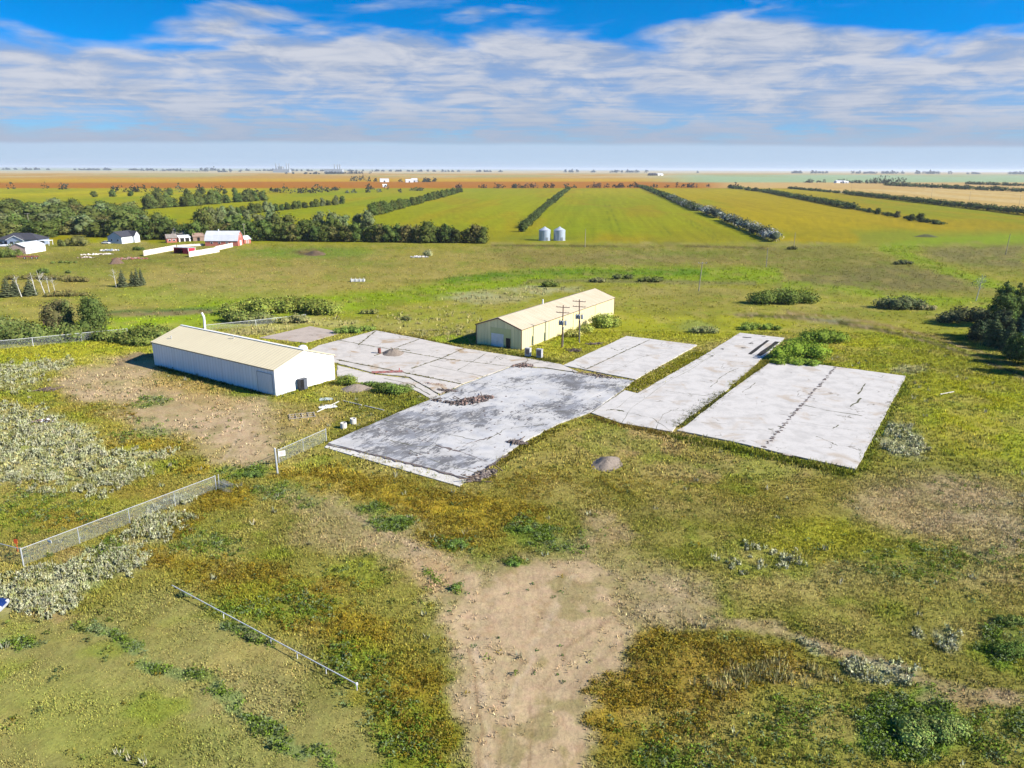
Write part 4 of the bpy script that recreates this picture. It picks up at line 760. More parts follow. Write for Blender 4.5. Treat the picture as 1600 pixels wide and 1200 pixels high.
# ------------------------------------------------------------------ power poles with transformers
M_POLE = mat('creosoted pole', (.15, .085, .065), .85, (.23, .16, .12), 2, .5, stretch=(4, 4, .4)); M_TRANS = mat('grey transformer', (.28, .31, .36), .45)
def transformer_pole(b, h, label, lean):
    r = empty('power_pole', V3(b)); tag(r, label, 'power pole', 'power poles with transformers by the yellow building')
    q = MB().tube((0, 0, -.3), (lean, 0, h), .19, .13, 10).build('pole', M_POLE, r)
    d = np.array([math.cos(R_(-20)), math.sin(R_(-20))])
    for z, w_ in ((h - .45, 1.6), (h - 1.7, 1.55)):
        a = MB(); o = lean * z / h; n = np.array([-d[1], d[0]])
        pts_ = [(o + d[0] * s * w_ + n[0] * k + .0, d[1] * s * w_ + n[1] * k) for s, k in ((-1, -.24), (1, -.24), (1, -.13), (-1, -.13))]
        a.prism(pts_, z - .07, z + .07); cr = a.build('crossarm', M_POLE, r)
        i = MB()
        for s in (-.92, -.45, .45, .92): x, y = o + d[0] * s * w_ - n[0] * .18, d[1] * s * w_ - n[1] * .18; i.tube((x, y, z + .07), (x, y, z + .26), .06, .04, 8)
        i.each('insulator', mat('porcelain', (.35, .25, .2), .3), cr)
    z = h - 4.6; o = lean * z / h
    MB().tube((o, 0, h - 2.3), (o, 0, h - 2.3 + .01), .22).box(o - .75, o + .75, -.3, -.2, z + .9, z + 1.0).build('bracket', M_PIPE, r)
    for s in (-.72, -.1, .66):
        x, y = o + d[0] * s, d[1] * s - .5
        tr = MB().lathe([(.05, 0), (.28, .03), (.30, .1), (.30, 1.0), (.27, 1.08), (.05, 1.12)], 14, (x, y, z)).build('transformer', M_TRANS, r, True)
        MB().tube((x - .1, y, z + 1.1), (x - .14, y, z + 1.4), .05).tube((x + .1, y, z + 1.1), (x + .14, y, z + 1.4), .05).each('bushing', M_POLE, tr)
    MB().tube((o + .2, -.2, z - 1.0), (o + .2, -.2, z - .4), .1).tube((o + .2, -.2, .2), (o + .2, -.2, z - 1.0), .035).build('conduit', M_PIPE, r)
transformer_pole(P(878, 543), 9.95, 'brown double crossarm power pole nearer the doors of the yellow building', .1)
transformer_pole(P(905, 536), 10.5, 'taller brown double crossarm power pole beside the round bushes', -.25)
def line_pole(px, py, h, label, arm=1.2, mt=None, lean=0.0, group='single utility poles in the pasture'):
    r = empty('utility_pole', V3(P(px, py))); tag(r, label, 'utility pole', group)
    MB().tube((0, 0, -.3), (lean, 0, h), .17, .11, 8).build('pole', mt or M_LPOLE, r)
    if arm:
        a = MB().box(lean - arm, lean + arm, -.2, -.09, h - .5, h - .36).build('crossarm', mt or M_LPOLE, r)
        i = MB()
        for s in (-.9, 0, .9): i.tube((lean + arm * s, -.14, h - .36), (lean + arm * s, -.14, h - .12), .07, .05, 6)
        i.each('insulator', M_WHITE, a)
M_LPOLE = mat('grey pole', (.34, .30, .25), .85, (.26, .22, .18), 2, .5)
line_pole(1091.5, 455, 10.0, 'grey utility pole with one crossarm standing alone beyond the yellow building', 1.5, lean=.6)
line_pole(1571, 398, 10.3, 'thin utility pole on the far right pasture', 0, lean=.5); line_pole(914, 386, 9.5, 'thin pale pole just right of the two grain bins', 0)
line_pole(622, 377, 9.2, 'wooden pole in front of the dark tree belt', 0, mat('yellow pine pole', (.36, .26, .14), .85)); line_pole(1197, 417, 8, 'slim pole beyond the coulee below the silver hedge', 0)
line_pole(47, 360, 11, 'pale crossarm pole behind the dark roofed house', 1.6); line_pole(165, 366, 9, 'crossarm pole beside the blue garage', 1.4); line_pole(383, 378, 10, 'slim pole between the barn and the tree belt', .6); line_pole(1240, 389, 8.5, 'slim pole near the end of the silver hedge', 0)
for px, py in ((1455, 308), (1514, 315), (1592, 322), (1330, 296)): line_pole(px, py, 13, 'roadside pole along the pale field edge on the far right', .8, group='roadside poles by the pale field')

# two small cabinets (old pumps) at the pad edge
def service_cabinet(px, py, label, mt):
    r = empty('service_cabinet', V3(P(px, py)), R_(-30)); tag(r, label, 'cabinet', 'metal cabinets at the pad edge')
    MB().box(-.62, .62, -.4, .4, .25, 2.05).box(-.68, .68, -.46, .46, 2.05, 2.15).build('body', mt, r); MB().box(-.45, .45, -.44, -.4, .7, 1.85).build('panel', mat('rusty screen', (.2, .16, .14), .8), r)
    MB().box(-.6, -.5, -.38, -.28, -.1, .25).box(.5, .6, -.38, -.28, -.1, .25).box(-.6, -.5, .28, .38, -.1, .25).box(.5, .6, .28, .38, -.1, .25).each('leg', M_TRIMD, r)
service_cabinet(825, 558, 'pale grey cabinet with rusty panel at the corner of the yellow building', mat('pale grey steel', (.5, .49, .47), .6)); service_cabinet(843, 560, 'darker cabinet with white side, right of the pale grey cabinet', mat('grey white steel', (.38, .38, .4), .6))

# ------------------------------------------------------------------ rubble, heaps and loose things
def heap(name, px, py, rx, ry, h, mt, label, seed, cat='mound'):
    b = P(px, py); n = 40; rr = np.random.default_rng(seed); vs, fs = [(0, 0, h)], []
    rings = 9
    for j in range(1, rings + 1):
        q = j / rings
        for k in range(n):
            t = 2 * math.pi * k / n; wob = 1 + .10 * math.sin(2 * t + seed) + .04 * math.sin(5 * t + 2 * seed)
            z = h * (math.cos(min(1, q) * math.pi) * .5 + .5) ** .8 * (1 + rr.normal(0, .05)) - .06 * q
            vs.append((rx * q * wob * math.cos(t) + rr.normal(0, .05), ry * q * wob * math.sin(t) + rr.normal(0, .05), z))
    fs = [(0, 1 + k, 1 + (k + 1) % n) for k in range(n)] + [(1 + (j - 1) * n + k, 1 + j * n + k, 1 + j * n + (k + 1) % n, 1 + (j - 1) * n + (k + 1) % n) for j in range(1, rings) for k in range(n)]
    o = MB().add(vs, fs).build(name, mt, None, True); o.location = V3(b); o.rotation_euler.z = seed; tag(o, label, cat, None); return o
heap('gravel_mound', 949, 724, 3.1, 2.4, .8, M_GRAVEL, 'grey brown gravel mound in the dry grass below the burnt pad', 1)
heap('gravel_mound', 614, 553, 3.6, 3.4, 1.1, M_GRAVEL, 'flat grey gravel mound on the back concrete pad next to a rusty barrel', 2)
heap('gravel_mound', 556, 608, 3.6, 2.6, .9, M_GRAVEL, 'low tan gravel mound between the white shed and the green bush', 4)
heap('earth_mound', 493, 397, 10, 5, 1.6, mat('dark earth', (.14, .095, .05), 1, (.09, .06, .035), .3, .7), 'dark brown earth mound in the pasture before the tree belt', 5)
heap('earth_mound', 1447, 370, 8, 4, 1.5, mat('weedy earth', (.10, .088, .04), 1, (.06, .07, .025), .2, .8), 'dark earth mound at the corner of the right field', 6)
def rubble(name, px, py, rx, ry, n, mats, label, seed, rot=0.0, s0=.1, s1=.35, boards=0, z=.22):
    rr = np.random.default_rng(seed); r = empty(name, V3(P(px, py), z), rot); tag(r, label, 'rubble')
    for mi, mt in enumerate(mats):
        m = MB()
        for k in range(n // len(mats)):
            a = rr.random() * 2 * math.pi; q = math.sqrt(rr.random()); x, y = rx * q * math.cos(a), ry * q * math.sin(a); s = rr.uniform(s0, s1) * (1.2 - .5 * q)
            m.rock((x, y, s * .3 + (1 - q) * .25 * rr.random()), s, rr.uniform(.5, .9), int(rr.integers(1e6)))
        m.build('fragments' if mi == 0 else ('bricks' if mt is M_BRICK else 'chunks'), mt, r)['kind'] = 'stuff'
    if boards:
        m = MB()
        for k in range(boards):
            a = rr.random() * math.pi; x, y = rr.normal(0, rx * .5), rr.normal(0, ry * .5); l = rr.uniform(.6, 1.8); zz = rr.uniform(.1, .4)
            m.tube((x - l * math.cos(a), y - l * math.sin(a), zz), (x + l * math.cos(a), y + l * math.sin(a), zz + rr.uniform(-.1, .3)), .07, .07, 4)
        m.each('board', M_WOOD, r)
rubble('rubble_pile', 738, 628, 4.6, 1.9, 330, [M_CHAR, M_BRICK, mat('soot black', (.03, .028, .03), .95)], 'charred brick rubble pile in the middle of the sooty pad', 1, R_(38), boards=10)
rubble('rubble_pile', 700, 631, 3.2, .5, 60, [M_CHAR], 'dark line of charred debris left of the brick rubble pile', 2, R_(-25), boards=4)
rubble('rubble_pile', 818, 573, 2.6, 1.6, 90, [M_BRICK, M_CHAR], 'weedy brick rubble at the top corner of the sooty pad', 3, .3, boards=5)
rubble('rubble_pile', 752, 744, 3.0, 1.1, 170, [M_CHAR, M_GRAVEL], 'grey broken debris spilling off the front corner of the sooty pad', 4, R_(48), boards=12, z=.05)
rubble('rubble_pile', 807, 694, 1.8, .8, 70, [M_CHAR], 'black debris at the right edge of the sooty pad', 5, R_(-20), boards=4)
rubble('rubble_pile', 935, 589, 4.5, .8, 110, [M_CHAR, M_GRAVEL], 'dark debris strip at the near side of the pad by the power poles', 6, R_(-30), boards=8, z=.1)
rubble('rubble_pile', 676, 601, 4.2, .7, 60, [M_BRICK], 'scattered red brick bits on the concrete apron', 7, R_(-20), .06, .16, z=.1)
rubble('rubble_pile', 700, 612, 2.2, .6, 60, [M_CHAR], 'small dark debris where apron and sooty pad meet', 8, R_(-20), boards=3, z=.1)
rubble('timber_pile', 897, 549, 1.4, .8, 30, [M_CHAR], 'grey and white pile of broken boards in grass between power pole and pad', 9, .3, boards=16, z=0)
rubble('timber_pile', 928, 538, 2.2, .6, 40, [M_CHAR], 'dark flat pile of charred scraps right of the board pile', 10, 0, boards=6, z=0)
rubble('scrap_heap', 72, 610, 2.0, .7, 20, [M_CHAR], 'dark boards lying at the edge of the dirt yard on the west', 11, .3, boards=14, z=0)
rubble('scrap_heap', 70, 660, 1.8, .8, 26, [M_BRICK, M_WHITE], 'rusty and white scraps among silver sage on the west', 12, .3, boards=5, z=.2)
for px, py, label in ((537, 669, 'white concrete ring lying nearer the chain link fence'), (552, 662, 'white concrete ring lying farther from the chain link fence')):
    r = empty('concrete_ring', V3(P(px, py)), 1.0); tag(r, label, 'concrete ring', 'pair of white concrete rings')
    n = 20; m = MB(); prof = [(.36, .02), (.5, .02), (.52, .1), (.52, .85), (.48, .92), (.36, .9)]
    vs = [(q * math.cos(2 * math.pi * k / n), q * math.sin(2 * math.pi * k / n), z) for q, z in prof for k in range(n)]; mm = len(prof)
    m.add(vs, [(j * n + k, j * n + (k + 1) % n, ((j + 1) % mm) * n + (k + 1) % n, ((j + 1) % mm) * n + k) for j in range(mm) for k in range(n)]).build('ring', M_WHITE_CON, r, False)
    MB().lathe([(.3, .1), (.36, .1), (.36, .6), (.3, .6)], 16).build('fill', M_GRAVEL, r)
p = P(593, 553); r = empty('barrel', V3(p, .16)); tag(r, 'rusty red barrel standing beside the gravel mound on the back pad', 'barrel')
MB().lathe([(.36, 0), (.38, .05), (.36, .1), (.36, .4), (.39, .43), (.36, .46), (.36, .78), (.39, .81), (.36, .84), (.36, 1.1), (.38, 1.14), (.33, 1.14), (.32, 1.1)], 18).build('drum', mat('rusty red', (.22, .07, .05), .8, (.13, .05, .04), 4, .6), r, True)
r = empty('steel_truss', V3(P(604, 583), .2), R_(8)); tag(r, 'red steel truss frame lying on the pad edge above the green bush', 'truss')
m = MB(); MR = mat('red oxide steel', (.36, .12, .11), .7)
for y in (-.5, .5): m.tube((-3, y, .1), (3.2, y, .1), .07)
m.each('chord', MR, r); m = MB()
for k in range(9): m.tube((-3 + k * .72, -.5 if k % 2 else .5, .1), (-3 + (k + 1) * .72, .5 if k % 2 else -.5, .1), .05)
m.each('web', MR, r); MB().tube((2.6, -.4, .1), (2.6, -.3, .9), .09).build('bracket', MR, r)
for px, py, a, sx, sy, label in ((512, 636, .5, 1.5, .9, 'white sheet of plywood lying in dry grass by the white shed'), (510, 624, .2, 1.2, .7, 'pale blue grey sheet lying above the white plywood sheet')):
    o = MB().box(-sx, sx, -sy, sy, .04, .1).box(-sx * .2, sx * .2, -sy * 1.02, sy * 1.02, .1, .16).build('board_sheet', M_DOOR if a > .3 else mat('pale sheet', (.42, .48, .46), .6), None); o.location = V3(P(px, py)); o.rotation_euler.z = a; tag(o, label, 'board')
r = empty('pallet_frame', V3(P(472, 650)), .35); tag(r, 'grey timber frame lying flat in the dry grass left of the fence', 'frame')
m = MB()
for y in (-1.1, 0, 1.1): m.box(-2.2, 2.2, y - .07, y + .07, .02, .14)
m.each('rail', M_LPOLE, r); m = MB()
for x in (-2.0, -1, 0, 1, 2.0): m.box(x - .06, x + .06, -1.2, 1.2, .142, .2)
m.each('slat', M_LPOLE, r)
for a, b, label in (((536, 627), (565, 634), 'white pipe lying in grass nearer the white shed'), ((570, 635), (600, 642), 'white pipe lying in grass nearer the sooty pad'), ((495, 645), (530, 628), 'thin pale pole lying beside the plywood sheet'), ((1469, 617), (1490, 613), 'pale plank lying in the green grass right of the big pad')):
    A_, B_ = P(*a), P(*b); c = (A_ + B_) / 2; r = MB().tube(tuple(A_ - c + [0, 0, .12]), tuple(B_ - c + [0, 0, .12]), .1, .1, 8).build('pipe' if 'pipe' in label else 'plank', M_WHITE_CON, None); r.location = V3(c); tag(r, label, 'pipe' if 'pipe' in label else 'plank')

# ------------------------------------------------------------------ fences
def chainlink_material():
    m = bpy.data.materials.new('chain link wire'); m.use_nodes = True; t = m.node_tree; b = t.nodes['Principled BSDF']; b.inputs['Base Color'].default_value = (.32, .34, .33, 1); b.inputs['Roughness'].default_value = .5
    tc = N(t, 'ShaderNodeTexCoord'); sp = N(t, 'ShaderNodeSeparateXYZ'); L(t, tc.outputs['Object'], sp.inputs[0]); outs = []
    for sgn in (1, -1):
        q = math_node(t, 'FRACT', math_node(t, 'DIVIDE', math_node(t, 'ADD', sp.outputs[0], math_node(t, 'MULTIPLY', sp.outputs[2], sgn)), .11)); outs.append(math_node(t, 'LESS_THAN', math_node(t, 'ABSOLUTE', math_node(t, 'SUBTRACT', q, .5)), .045))
    L(t, math_node(t, 'MAXIMUM', *outs), b.inputs['Alpha']); return m
M_LINK = chainlink_material()
def chain_fence(line, h, label, spacing=3.0, end=None, mt=None, thin=.045):
    r = empty('chain_link_fence', V3(line[0])); tag(r, label, 'fence', None); o0 = line[0]; mt = mt or M_PIPE
    for a, b in zip(line[:-1], line[1:]):
        d = b - a; ln = np.hypot(d[0], d[1]); th = math.atan2(d[1], d[0]); n = max(1, round(ln / spacing))
        s = MB().add([(0, 0, .05), (ln, 0, .05), (ln, 0, h - .02), (0, 0, h - .02)], [(0, 1, 2, 3)]).build('mesh_panel', M_LINK, r); s.location = V3(a - o0); s.rotation_euler.z = th
        MB().tube((*(a - o0)[:2], h), (*(b - o0)[:2], h), thin, thin, 6).build('top_rail', mt, r)
        for k in range(n + 1):
            if k == 0 and a is not line[0]: continue
            p = a + d * k / n - o0; corner = (k in (0, n)); MB().tube((p[0], p[1], -.3), (p[0], p[1], h + (.12 if corner else .02)), .075 if corner else .045, .07 if corner else .04, 8).build('post', mt, r)
    return r
M_GALV = mat('bright galvanised', (.55, .56, .57), .5)
fl = [P(-60, 858), P(37, 884), P(338, 766)]
chain_fence(fl, 1.95, 'silver chain link fence turning a corner in the sage at lower left', 5.2, thin=.04)
chain_fence([P(436, 724), P(510, 690)], 2.0, 'short chain link fence from the gate post to the burnt pad corner', 4.2, thin=.04)
r = empty('gate_post', V3(P(434, 741)), .0); tag(r, 'tall leaning pale gate post at the near end of the short fence', 'post'); MB().tube((0, 0, -.3), (-.12, 0, 3.7), .13, .13, 10).build('post', M_PIPE, r); MB().lathe([(.16, 0), (.14, .08), (.03, .15)], 10, (-.12, 0, 3.68)).build('cap', M_PIPE, r)
def sign(px, py, h, wd, ht, label, marks=True, rot=-.35):
    r = empty('sign', V3(P(px, py)), rot); tag(r, label, 'sign'); MB().box(-wd / 2, wd / 2, -.07, -.03, h, h + ht).build('panel', M_WHITE, r)
    if marks:
        q = MB(); mr = mat('sign red', (.5, .03, .03), .6)
        for k, (a, b) in enumerate(((-.36, .30), (-.30, .34), (-.2, .1))):
            x = a * wd
            while x < b * wd: q.box(x, x + .05 * wd, -.076, -.07, h + ht * (.68 - .24 * k), h + ht * (.8 - .24 * k)); x += .085 * wd
        q.build('lettering', mr, r)
sign(442, 728, 1.5, .95, .75, 'white notice with red lettering on the short fence beside the tall gate post', True, .5); sign(82, 868, 1.55, .55, .3, 'small white plate on the top rail of the lower left fence', False, -.38)
o = MB().box(-.03, .03, -.03, .03, -.2, 1.5).build('marker_post', mat('orange paint', (.55, .1, .03), .7)); o.location = V3(P(28, 862)); tag(o, 'orange marker post in the grass inside the fence corner', 'post'); MB().box(-.2, .2, -.06, -.035, 1.0, 1.5).build('plate', mat('orange paint', (.55, .1, .03), .7), o)
# the torn end of the fence, rolled up on the ground
c = P(352, 768); r = empty('fence_roll', V3(c), R_(-40)); tag(r, 'crumpled loose roll of chain link at the open end of the lower left fence', 'fence roll')
vs, fs = [], []; nn = 34
for i in range(nn):
    a = i * .42; q = 1.0 - .018 * i
    for z in (0, 1): vs.append((z * 2.6 - 1.3 + .2 * math.sin(a), q * .75 * math.cos(a), .75 + q * .7 * math.sin(a) + .12 * math.sin(3.1 * a + z)))
fs = [(2 * i, 2 * i + 1, 2 * i + 3, 2 * i + 2) for i in range(nn - 1)]
MB().add(vs, fs).build('mesh_panel', M_LINK, r); MB().tube((-1.5, 0, 0), (-1.35, 0, 2.0), .06).build('post', M_PIPE, r)
chain_fence([P(-60, 552), P(52, 541), P(200, 526)], 2.0, 'long white topped fence in front of the bushes on the far left', 9, mt=M_GALV, thin=.05); chain_fence([P(322, 517), P(400, 509), P(478, 500)], 1.5, 'low white fence behind the white shed roof', 9, mt=M_GALV, thin=.05)
# pipe rail
a, b = P(270, 923), P(558, 1079); r = empty('pipe_rail', V3(a)); tag(r, 'low white pipe rail on short posts crossing the mown grass', 'rail'); d = b - a
MB().tube((0, 0, .6), tuple(d + [0, 0, .6]), .045, .045, 10).build('rail', M_GALV, r)
for t in (.32, .585, .72, .86, 1.0): q = d * t; MB().tube((q[0], q[1], -.2), (q[0], q[1], .57), .04, .04, 8).build('post', M_GALV, r)
MB().lathe([(.03, -.1), (.1, -.08), (.1, .08), (.03, .1)], 10, tuple(d + [0, 0, .62])).build('end_cap', M_WHITE, r)

# ------------------------------------------------------------------ trees and bushes
LEAF = leafmat('leaves', up=.3, trans=.15, var=.9); LEAF1 = leafmat('bush leaves', up=.35, trans=.15, var=.2)
M_BARK = mat('bark', (.10, .075, .055), .95, (.06, .045, .035), 3); M_BIRCH = mat('pale bark', (.55, .53, .48), .9, (.3, .28, .25), 2, .5)
_ico = None
def ico():
    global _ico
    if _ico is None:
        t = (1 + 5 ** .5) / 2; v = [(-1,t,0),(1,t,0),(-1,-t,0),(1,-t,0),(0,-1,t),(0,1,t),(0,-1,-t),(0,1,-t),(t,0,-1),(t,0,1),(-t,0,-1),(-t,0,1)]
        v = np.array(v, float); v /= np.linalg.norm(v[0])
        f = np.array([(0,11,5),(0,5,1),(0,1,7),(0,7,10),(0,10,11),(1,5,9),(5,11,4),(11,10,2),(10,7,6),(7,1,8),(3,9,4),(3,4,2),(3,2,6),(3,6,8),(3,8,9),(4,9,5),(2,4,11),(6,2,10),(8,6,7),(9,8,1)])
        _ico = (v, f)
    return _ico
def crown_arrays(lobes, n, s, c, rs, jit=.28, core=.74, droop=0.0, hue=.08):
    """leaf-sized faces through a set of lobes (centre, radii); a rough inner mass keeps it from being see-through"""
    lobes = [(np.array(a, float), np.array(b, float)) for a, b in lobes]; vol = np.array([b.prod() ** .67 for _, b in lobes]); vol /= vol.sum()
    li = rs.choice(len(lobes), n, p=vol); ctr = np.array([a for a, _ in lobes])[li]; rad = np.array([b for _, b in lobes])[li]
    d = rs.normal(0, 1, (n, 3)); d /= np.linalg.norm(d, axis=1, keepdims=True); q = rs.uniform(.72, 1.12, (n, 1)) ** 1
    p = ctr + d * rad * q; e1 = rs.normal(0, 1, (n, 3)); e1 -= d * (e1 * d).sum(1, keepdims=True) * .6; e1 /= np.linalg.norm(e1, axis=1, keepdims=True)
    e2 = np.cross(d + rs.normal(0, .45, (n, 3)), e1); e2 /= np.linalg.norm(e2, axis=1, keepdims=True) + 1e-9; e2[:, 2] -= droop; ss = s * rs.uniform(.55, 1.35, (n, 1))
    V = np.stack([p - e1 * ss * .55, p + e1 * ss * .55, p + e2 * ss], 1)
    lc = (1 + rs.normal(0, .16, len(lobes)))[li][:, None]
    col_ = np.array(c)[None] * lc * (1 + rs.normal(0, jit, (n, 1))).clip(.4, 1.9) * (1 + rs.normal(0, hue, (n, 3)))
    Vs, Fs, Cs = [V.reshape(-1, 3)], [np.arange(3 * n).reshape(-1, 3)], [np.repeat(col_, 3, 0)]; base = 3 * n
    iv, jf = ico()
    for a, b in lobes:
        vv = a + iv * b * core * rs.uniform(.8, 1.1, (12, 1)); Vs.append(vv); Fs.append(jf + base); Cs.append(np.repeat(np.array(c)[None], 12, 0)); base += 12
    V = np.concatenate(Vs); V[:, 2] = np.maximum(V[:, 2], .02); return V, np.concatenate(Fs), np.concatenate(Cs).clip(.002, .9)
def crown(name, parent, *a, mt=None, **k):
    V, F, C = crown_arrays(*a, **k); return fast_mesh(name, V, F, mt or LEAF, C, parent)
G_BELT, G_DARK, G_OLIVE, G_SILVER = (.074,.094,.022), (.056,.076,.020), (.085,.10,.045), (.20,.22,.18)
def tree_lobes(h, wd, rs, n=9, low=.12, top=.9):
    out = []
    for k in range(n):
        z = h * (low + (top - low) * (k + .5) / n); q = math.sin(math.pi * min(1, (z / h) * .50 + .33)); r = wd * .5 * q * rs.uniform(.5, .75); a = rs.uniform(0, 6.28) + k * 2.4; o = wd * .5 * q * rs.uniform(.15, .55)
        out.append(((o * math.cos(a), o * math.sin(a), z), (r, r, r * rs.uniform(.75, 1.0) * min(1.6, h / wd))))
    return out
def make_tree(name, label, cat, group, h, wd, c, seed, n=420, s=.75, lobes=9, low=.1, trunk=None, **k):
    rs = np.random.default_rng(seed); r = empty(name, (0, 0, 0)); tag(r, label, cat, group)
    m = MB().tube((0, 0, -.2), (.1, 0, h * .45), h * .028, h * .018, 7)
    for i in range(4):
        a = rs.uniform(0, 6.28); m.tube((.05, 0, h * (.18 + .08 * i)), (wd * .3 * math.cos(a), wd * .3 * math.sin(a), h * (.45 + .1 * i)), h * .013, h * .006, 5)
    m.build('trunk', trunk or M_BARK, r); crown('crown', r, tree_lobes(h, wd, rs, lobes, low), n, s, c, rs, **k); return r
PROTO = {}
def plant_tree(key, xy, sc_, label, group, name='belt_tree', cat='tree'):
    """first use moves the tree itself, later ones copy it with its parts"""
    kind, variant = key; spec = KINDS[kind]
    if key not in PROTO:
        PROTO[key] = o = make_tree(name, label, cat, group, *spec[0], seed=100 + variant * 7 + spec[2], **spec[1])
    else:
        o = copy_tree(PROTO[key]); o.name = name
        for k in ('label', 'group'):
            if k in o: del o[k]
    tag(o, label, cat, group); o.location = (xy[0], xy[1], 0); o.rotation_euler = (0, 0, rng.uniform(0, 6.28)); o.scale = (sc_ * rng.uniform(.88, 1.15), sc_ * rng.uniform(.88, 1.15), sc_ * rng.uniform(.85, 1.12)); return o
KINDS = {'belt': ((9.2, 10.5, G_BELT), dict(n=900, s=.7, low=.06, lobes=13), 1), 'tall': ((12.0, 11.5, (.086,.104,.028)), dict(n=1000, s=.8, low=.1, lobes=14), 2), 'dark': ((8, 9, G_DARK), dict(n=620, s=.8, lobes=12), 3), 'grey': ((11, 10, (.125,.148,.06)), dict(n=800, s=.75, lobes=13), 4), 'autumn': ((9, 10, (.125,.125,.038)), dict(n=760, s=.75, lobes=12), 5)}
def row(a, b, gap, kinds, label, group, jit=1.2, s0=.8, s1=1.15, grow=1.0):
    a, b = np.array(a[:2]), np.array(b[:2]); ln = np.linalg.norm(b - a); t = 0.0
    while t < ln:
        p = a + (b - a) * (t / ln) + rng.normal(0, jit, 2); plant_tree((kinds[rng.integers(len(kinds))], int(rng.integers(3))), p, rng.uniform(s0, s1), label, group); t += gap * rng.uniform(.75, 1.25); gap *= grow
def W2(px, py): return P(px, py)[:2]
# belt behind the farmyard, two rows
row(W2(232, 374), W2(762, 380), 4.6, ['belt', 'belt', 'autumn', 'dark'], 'dark green tree in the dense belt behind the farmyard', 'trees of the belt behind the farmyard', .9, .95, 1.2)
row(W2(225, 371), W2(560, 376.5), 7.0, ['belt', 'tall', 'belt'], 'dark green tree in the dense belt behind the farmyard', 'trees of the belt behind the farmyard', 1.2, 1.05, 1.35)
for px, py, k, s_ in ((405, 362, 'grey', 1.0), (425, 364, 'grey', 1.15), (450, 366, 'tall', 1.1), (500, 366, 'grey', 1.25), (520, 367, 'grey', 1.3), (537, 368, 'grey', 1.15), (575, 361, 'grey', 1.1), (560, 360, 'grey', .9), (330, 352, 'grey', 1.0), (345, 351, 'grey', 1.05), (365, 350, 'grey', 1.0), (385, 348, 'grey', .95)): plant_tree((k, int(rng.integers(3))), W2(px, py), s_, 'grey green tree standing taller than the dark belt around it', 'grey green trees above the dark belt')
# woodland on the left
for k in range(98):
    py = 328 + (372 - 328) * rng.random() ** .8; px = -25 + (228 + (py - 328) * .8) * rng.random() * (1 if py > 330 else .85)
    plant_tree((['belt', 'tall', 'autumn', 'dark', 'tall', 'belt', 'belt', 'grey'][rng.integers(8)], int(rng.integers(3))), W2(px, py), rng.uniform(1.35, 1.8), 'tree in the woodland behind the dark roofed house', 'trees of the left woodland').scale.z *= .68
# field belts that run away to the left of centre
row(W2(584, 337), W2(672, 313), 6, ['belt', 'dark'], 'dark tree in the belt slanting away from the grey green trees', 'trees of the middle field belt', .8, .95, 1.15, 1.05)
row(W2(672, 313), W2(722, 300), 18, ['belt', 'dark'], 'dark tree in the belt slanting away from the grey green trees', 'trees of the middle field belt', .8, 1.0, 1.3, 1.04)
row(W2(228, 327), W2(410, 313), 6.5, ['belt', 'dark', 'tall'], 'dark tree in the field belt beyond the woodland', 'trees of the upper left field belt', 2.5, 1.1, 1.5, 1.02)
row(W2(310, 343), W2(540, 318), 7, ['belt', 'dark', 'grey'], 'dark tree in the low belt between two yellow green fields', 'trees of the lower left field belt', 1.2, .7, 1.0, 1.03)
row(W2(150, 308), W2(390, 302), 26, ['dark', 'belt'], 'dark tree in the far row in front of the orange field', 'trees before the orange field', 4, 1.0, 1.4, 1.01)

# clipped looking windbreak hedges: each row is one hedge
def hedge(a, b, hgt, wd, c, label, leaf, step=1.6, name='hedge', c2=None, gaps=(), endtaper=True):
    a, b = np.array(a[:2]), np.array(b[:2]); ln = np.linalg.norm(b - a); d = (b - a) / ln; nn = np.array([-d[1], d[0]]); lobes = []; t = 0.0; L2 = []
    while t < ln:
        f = t / ln
        if not any(g0 < f < g1 for g0, g1 in gaps):
            q = rng.uniform(.75, 1.15); o = d * t + nn * rng.normal(0, wd * .12); r = wd * .5 * rng.uniform(.8, 1.15)
            (L2 if c2 is not None and rng.random() < .5 else lobes).append(((o[0], o[1], hgt * .45 * q), (r, r, hgt * .5 * q)))
        t += step * rng.uniform(.7, 1.3)
    o = empty(name, (a[0], a[1], 0)); tag(o, label, 'hedge')
    crown('foliage', o, lobes, int(len(lobes) * 60), leaf * .9, c, rng, mt=LEAF1, core=.62, jit=.4)
    if L2: crown('silver_foliage', o, L2, int(len(L2) * 60), leaf * .9, tuple(q * 1.35 for q in c2), rng, mt=LEAF1, core=.55, jit=.35)
G_HEDGE = (.058,.080,.024)
hedge(W2(818, 357), W2(860, 318), 4.6, 7, G_HEDGE, 'near half of the dark hedge running straight away behind the grain bins', .9, 3)
hedge(W2(860, 318), W2(889, 295), 4.5, 8, G_HEDGE, 'far half of the dark hedge running straight away behind the grain bins', 2.2, 9)
hedge(W2(1212, 378), W2(1129, 344), 7.6, 9.5, (.05,.065,.04), 'nearest silver and green hedge slanting through the fields on the right', .8, 3, c2=(.22,.23,.20))
hedge(W2(1123, 341), W2(1099, 332), 8.0, 11, (.06,.075,.05), 'short silver green hedge between two longer hedges', .8, 3, c2=(.20,.21,.18))
hedge(W2(1092, 330), W2(1047, 311), 6.8, 11, G_HEDGE, 'dark hedge with silver middle beyond the short silver hedge', 1.2, 4, c2=(.13,.14,.115))
hedge(W2(1047, 311), W2(1002, 292.5), 6, 12, G_HEDGE, 'far dark hedge reaching the orange field', 2.6, 12)
hedge(W2(1470, 351), W2(1338, 327.5), 2.6, 6, G_HEDGE, 'low broken hedge below the bushy trees on the right field', 1.1, 5, gaps=((.36, .42), (.62, .66)))
